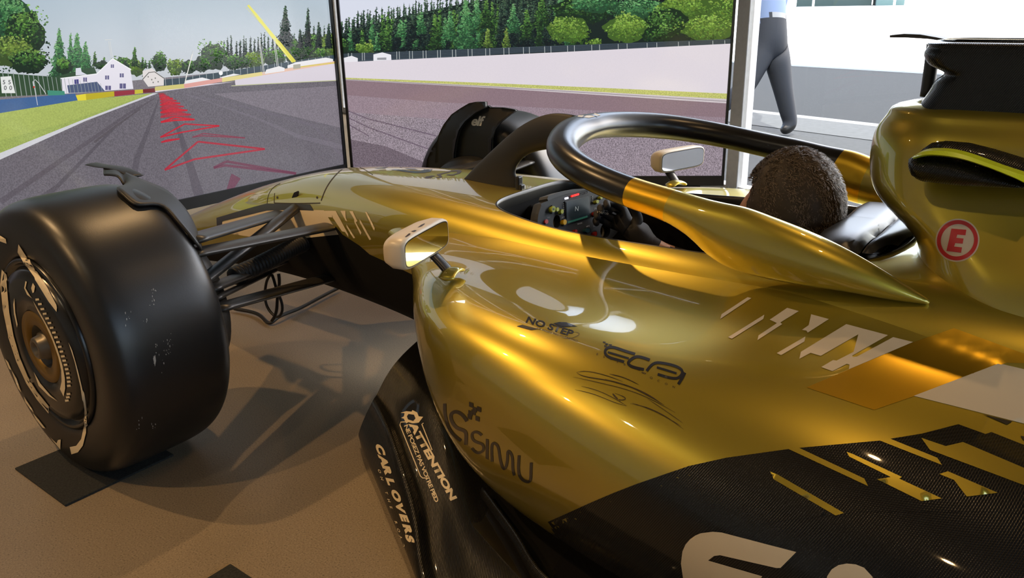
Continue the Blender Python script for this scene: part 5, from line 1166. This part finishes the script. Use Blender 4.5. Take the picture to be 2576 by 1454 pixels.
# crane, masts, poles
SA.poly(k1([(1735, 40), (1748, 32), (1950, 275), (2075, 435), (2050, 440), (1935, 300)]), (226, 220, 96)); SA.line(k1([(1725, 50), (1900, 240)]), 1, (220, 216, 130)); SA.line(k1([(1750, 35), (1850, 150)]), 1, (220, 216, 150)); SA.poly(k1([(1940, 275), (1965, 290), (2080, 430), (2055, 440)]), (214, 206, 50))
SA.poly(k1([(2060, 455), (2110, 450), (2112, 480), (2060, 486)]), (170, 166, 150))
for pl in ([(1818, 285), (1850, 520)], [(1825, 285), (1858, 515)], [(1920, 270), (1945, 465)], [(1930, 270), (1955, 465)], [(1355, 360), (1295, 590)], [(760, 290), (780, 410)], [(770, 290), (788, 400)], [(735, 280), (785, 278)]): SA.line(k1(pl), 1.4, (206, 208, 206))
SA.line(k1([(1350, 380), (1298, 580)]), 2.4, (224, 222, 216))
# skid marks and red arrows
for pl, w_, c_ in (([(1090, 690), (900, 800), (600, 1010), (0, 1420)], [4, 10, 16, 24], (96, 90, 98)), ([(1010, 740), (800, 900), (400, 1310), (150, 1500)], [3, 9, 18, 26], (92, 87, 95)), ([(1120, 680), (1050, 880), (960, 1120), (900, 1454)], [3, 14, 24, 34], (94, 89, 97)), ([(1150, 670), (1250, 900), (1330, 1150), (1420, 1454)], [4, 18, 30, 44], (92, 86, 95)), ([(1220, 650), (1600, 720), (2200, 880), (2700, 1060)], [3, 6, 12, 20], (110, 104, 114)), ([(1300, 660), (1800, 830), (2100, 960), (2500, 1020)], [3, 8, 16, 22], (116, 110, 120)), ([(980, 770), (820, 880), (660, 1000)], [4, 8, 10], (92, 86, 92))):
    SA.line(k1(pl), [w/1.6 for w in w_], c_, .15)
SA.poly(k1([(1108, 656), (1150, 652), (1215, 700), (1300, 790), (1340, 830), (1130, 830), (1128, 700)]), (128, 78, 88), .1)
SA.poly(k1([(1115, 656), (1145, 655), (1230, 735), (1290, 800), (1140, 800), (1132, 700)]), (160, 54, 66), .1)
def chev(x0, ym, xm, yp, x1, yr, w, c):
    for j, (a_, b_) in enumerate((((x0, ym), (xm, yp)), ((xm, yp), (x1, yr)), ((x1, yr), (x0+(xm-x0)*.9, yp+(ym-yp)*.62)), ((x0+(xm-x0)*.9, yp+(ym-yp)*.62), (x0, ym)))): SA.line(k1([a_, b_]), w/1.9, c, .12, new=(j == 0))
for i in range(9):
    y = 672+i*i*1.9+i*5; x0_ = 1118+i*1.2; w_ = 46+i*24; chev(x0_, y+8+i*2.2, x0_+w_*.42, y-4-i*.6, x0_+w_, y+2+i*.6, 4+i*.5, (196, 46, 60) if i % 2 == 0 else (176, 56, 70))
chev(1125, 965, 1295, 872, 1540, 885, 7, (186, 44, 60)); chev(1130, 1000, 1180, 982, 1260, 976, 6, (186, 46, 62)); chev(1350, 965, 1430, 938, 1720, 970, 6, (134, 70, 86))
chev(1155, 1195, 1390, 996, 1860, 1048, 9, (168, 52, 68)); chev(1500, 1180, 1590, 1135, 2080, 1220, 12, (112, 68, 86)); SA.poly(k1([(1570, 1400), (1625, 1220), (1690, 1255), (1640, 1330), (1610, 1410)]), (112, 70, 88), .12)
SA.finish(1.0)
# right-hand screen
ang = math.radians(57)
SB = Screen((1.5-.03*math.sin(ang), -1.302-.03*math.cos(ang)), (-math.sin(ang), -math.cos(ang)), 2.095, .16, 1.5, 'large screen beyond the halo showing a forest, a white wall and grey track')
k2_ = cropf(800, 0, 2.3418); S = SB
zrow(SB, .70, 1.49, (226, 226, 238), (206, 214, 230), 0, 4)
SB.poly(k2_([(60, 200), (400, 120), (760, 40), (1300, -60), (2600, -160), (2600, 320), (60, 380)]), (26, 38, 36))
for x in range(90, 1500, 18):
    x_, t_ = k2_([(x+rs.uniform(-6, 6), 115-(x-90)*.20+rs.uniform(-30, 22))])[0]; SB.conifer(x_, t_, k2_([(0, 300)])[0][1], 24, BG_, rs, None, 3)
for x in range(1300, 2800, 30):
    x_, t_ = k2_([(x, -70-(x-1300)*.09+rs.uniform(-40, 30))])[0]; SB.conifer(x_, t_, k2_([(0, 60)])[0][1], 26, BG_, rs, None, 3.4)
for x in range(300, 1500, 26):
    x_, t_ = k2_([(x+rs.uniform(-10, 10), 120-(x-300)*.12+rs.uniform(-40, 40))])[0]; SB.conifer(x_, t_, k2_([(0, 280)])[0][1], 30, rs.choice([BG_, DG, GG, BG_]), rs, None, 3.2)
for x, t, b, w, c in ((490, 115, 220, 100, GG), (560, 60, 230, 120, BG_), (610, 60, 200, 70, GG), (690, 80, 290, 110, DG), (780, 60, 240, 110, GG), (870, -30, 290, 170, GG), (935, -20, 190, 120, GG), (990, -20, 170, 110, DG), (1150, 20, 190, 110, GG), (1230, 50, 230, 110, DG), (1320, -30, 160, 150, DG), (1430, -40, 120, 120, GG), (190, 160, 300, 60, GG), (265, 165, 290, 60, DG), (410, 140, 300, 80, DG), (1000, 165, 280, 70, YG), (1110, 155, 280, 60, YG), (350, 180, 300, 50, GG), (130, 190, 320, 60, DG), (310, 230, 310, 60, YG)):
    x_, t_ = k2_([(x, t)])[0]; SB.conifer(x_, t_, k2_([(0, b)])[0][1], w/2.34*1.1, c, rs, None, 3.2)
YB = [(48, 72, 34), (82, 114, 46), (118, 152, 62), (146, 178, 84)]
for x, y, w, h, c in ((1560, 60, 420, 180, DG), (1900, 60, 330, 170, GG), (2200, 40, 420, 180, YB), (1640, 20, 300, 130, GG), (2050, 130, 300, 190, DG), (2420, 60, 300, 200, YB), (1475, 175, 280, 180, YB), (1815, 170, 300, 190, YB), (2300, 170, 360, 170, YB), (2000, 200, 200, 120, DG), (1630, 250, 90, 50, YB), (270, 285, 110, 60, YB), (150, 270, 80, 100, DG), (2560, 150, 200, 240, DG)):
    cx, cy = k2_([(x, y)])[0]; SB.bush(cx, cy, w/2.34, h/2.34, c, rs, None, 3.2)
SB.poly(k2_([(80, 318), (2700, 225), (2700, 262), (1200, 312), (80, 370)]), (62, 74, 84), .1)
for j in range(4): SB.line(k2_([(80, 325+j*9), (1200, 285+j*8), (2700, 232+j*8)]), .9, (34, 40, 48))
for x in (262, 275, 465, 480, 540, 557, 620, 637, 705, 722, 792, 812, 885, 908, 988, 1012, 1095, 1125, 1210, 1245, 1335, 1372, 1470, 1510, 1612, 1658, 1768, 1820, 1938, 1995, 2122, 2185, 2325, 2395, 180, 200): SB.line(k2_([(x, 316-(x-80)*.034), (x+1, 362-(x-80)*.034)]), 1.5, (178, 184, 184), new=(x == 262))
SB.poly(k2_([(328, 320), (380, 308), (432, 322), (434, 358), (328, 358)]), (232, 232, 238)); SB.poly(k2_([(60, 345), (200, 328), (236, 342), (236, 362), (60, 372)]), (232, 230, 236)); SB.poly(k2_([(350, 340), (404, 338), (404, 352), (350, 352)]), (150, 152, 158))
SB.poly(k2_([(60, 368), (700, 340), (1400, 308), (2700, 252), (2700, 560), (1700, 522), (1000, 490), (60, 462)]), (222, 214, 222), .015)
SB.poly(k2_([(60, 458), (1000, 488), (1700, 518), (2700, 548), (2700, 585), (1700, 545), (1000, 506), (60, 468)]), (190, 192, 112), .25)
SB.poly(k2_([(60, 466), (1000, 505), (1700, 543), (2700, 580), (2700, 606), (1700, 562), (1000, 516), (60, 472)]), (206, 196, 200), .05); SB.line(k2_([(60, 469), (1000, 510), (1700, 552), (2700, 594)]), 1.2, (120, 110, 116))
SB.poly(k2_([(60, 472), (1000, 516), (1700, 562), (2700, 606), (2700, 1300), (60, 1300)]), (140, 118, 126), .10)
SB.poly(k2_([(60, 560), (700, 600), (2700, 690), (2700, 1300), (60, 1300)]), (150, 132, 142), .22)
SB.poly(k2_([(60, 660), (700, 700), (2700, 790), (2700, 1300), (60, 1300)]), (146, 134, 144), .5)
SB.poly(k2_([(60, 820), (400, 860), (640, 960), (700, 1100), (60, 1300)]), (112, 100, 110), .35)
for pl in ([(60, 650), (300, 700), (700, 800)], [(60, 690), (300, 750), (660, 880)], [(60, 730), (300, 800)]): SB.line(k2_(pl), 3, (112, 98, 112), .3)
SB.finish(1.0)

# ------------------------------------------------------------------ people and things in the street
def at_depth(x, y, dep):
    d = ray(x, y); return CAM+d*(dep/(d @ CD))
foot = at_plane(1990, 338, 2, .02); DEP = float((foot-CAM) @ CD)
wk = empty('person', (foot[0], foot[1], 0), 'person in pale blue shirt and dark trousers walking past the window', 'person')
W_ = lambda x, y, k=0: at_depth(x, y, DEP+k)
hip = W_(1935, 88); neck = W_(1925, -330); hdp = W_(1928, -420)
pts = [hip, W_(1930, 10), W_(1928, -120), W_(1926, -260), neck, W_(1925, -370), W_(1953, 138, .02), W_(1970, 225, .02), W_(1990, 318, .05), W_(1965, 334, .03), W_(1912, 138, -.02), W_(1872, 225, -.05), W_(1790, 285, -.1), W_(1765, 292, -.1),
       W_(1985, -265), W_(1998, -120), W_(1970, 10), W_(1960, 40), W_(1866, -265), W_(1850, -120), W_(1880, 5), W_(1885, 30)]
edg = [(0, 1), (1, 2), (2, 3), (3, 4), (4, 5), (0, 6), (6, 7), (7, 8), (8, 9), (0, 10), (10, 11), (11, 12), (12, 13), (3, 14), (14, 15), (15, 16), (16, 17), (3, 18), (18, 19), (19, 20), (20, 21)]
V_, F_ = skin_mesh('w', pts, edg, [.165, .16, .165, .17, .06, .055, .125, .088, .066, .045, .12, .085, .065, .04, .06, .045, .035, .03, .06, .045, .035, .03], 0, 3)
fdir = unit(np.array([CR[0], CR[1], 0])); Vh, Fh = head_geo(hdp, fdir, np.cross([0, 0, 1], fdir)); ebk = ears(hdp, fdir, np.cross([0, 0, 1], fdir))
k_ = len(V_); allV = list(V_)+list(Vh)+[np.array(v) for v in ebk.v]; k2 = k_+len(Vh); allF = list(F_)+[tuple(i+k_ for i in f) for f in Fh]+[tuple(i+k2 for i in f) for f in ebk.f]; AV = np.array(allV)
SHIRT = mat('shirt_blue', (.13, .18, .30), rough=.8); TROU = mat('trousers_navy', (.007, .010, .017), rough=.8, bump=(60, .4)); SHOE = mat('shoe_black', (.012, .012, .012), rough=.35)
fmt = []
for i, f in enumerate(allF):
    c = AV[list(f)].mean(0); dz = c[2]; lat = ((c-hip) @ fdir)/.15; zb = 1.005+.11*min(0, lat+.15)
    fmt.append(3 if i >= len(F_) else (0 if dz > zb else (4 if dz > zb-.035 and lat > -.1 else (2 if dz < .09 else 1))))
mesh_obj('body', allV, allF, SHIRT, wk, mats=[SHIRT, TROU, SHOE, SKIN, mat('belt_grey', (.22, .23, .24), rough=.6)], fmat=fmt)
hb_ = [hdp+(np.array(v)-hdp)*1.05 for v in Vh]; hk = [f for f in Fh if AV[k_+np.array(f)].mean(0)[2] > hdp[2]+.02 or ((AV[k_+np.array(f)].mean(0)-hdp) @ fdir) < -.03 and AV[k_+np.array(f)].mean(0)[2] > hdp[2]-.05]
mesh_obj('hair', hb_, hk, HAIR, wk)
# poles and the dark building across the street
def pole(x0, y0, lbl, r=.03, h=2.6):
    b = at_plane(x0, y0, 2, .02); q = MB(); q.tube([b, b+[0, 0, h]], r, 12); rt = empty('street_pole', tuple(b), lbl, 'pole', 'white street poles'); q.build('pole', mat('pole_white', (.62, .62, .60), rough=.5), rt, True)
    q = MB(); q.tube([b, b+[0, 0, .03]], r*2, 12); q.build('pole_base', MATS['pole_white'], rt, True)
pole(2041, 60, 'white pole beside the walking person, leftmost across the street', .045); pole(2243, 62, 'white pole across the street, to the left of the camera blade', .045)
pole(2530, 52, 'pale pole across the street above the airbox', .05)
gb, gb2 = at_plane(2003, 17, 2, .02), at_plane(2192, 14, 2, .02); gw = gb2-gb; gl = float(np.linalg.norm(gw)); gx = unit(gw); gy = unit(np.cross([0, 0, 1], gx)); gy = gy if gy @ (gb-CAM) > 0 else -gy
bq = empty('building', tuple((gb+gb2)/2), 'dark green building with white graffiti across the street', 'building')
q = MB(); q.box((gb+gb2)/2+gy*3+[0, 0, 4], (gl, 6, 8), np.array([gx, gy, [0, 0, 1]])); q.build('wall', mat('dark_green_wall', (.03, .05, .045), rough=.8), bq)
for i_ in range(5):
    c0_ = gb+gx*gl*(.05+.07*i_)-gy*.06
    q = MB(); q.tube([c0_+[0, 0, .9], c0_+gx*1.0+[0, 0, 2.6], c0_+gx*1.4+[0, 0, 1.0+.5*(i_ % 2)]], .13, 6); q.build('graffiti_stroke', al, bq)
gb, gb2 = at_plane(2200, 15, 2, .02), at_plane(2285, 30, 2, .02)
bq = empty('building', tuple(gb2), 'pale teal low wall beside the dark green building', 'building')
q = MB(); q.box(at_plane(2240, 14, 2, .02)+gy*3+[0, 0, 2.5], (float(np.linalg.norm(at_plane(2265, 14, 2, .02)-at_plane(2215, 14, 2, .02))), 5, 5), np.array([gx, gy, [0, 0, 1]])); q.build('wall', mat('teal_wall', (.10, .16, .15), rough=.8), bq)
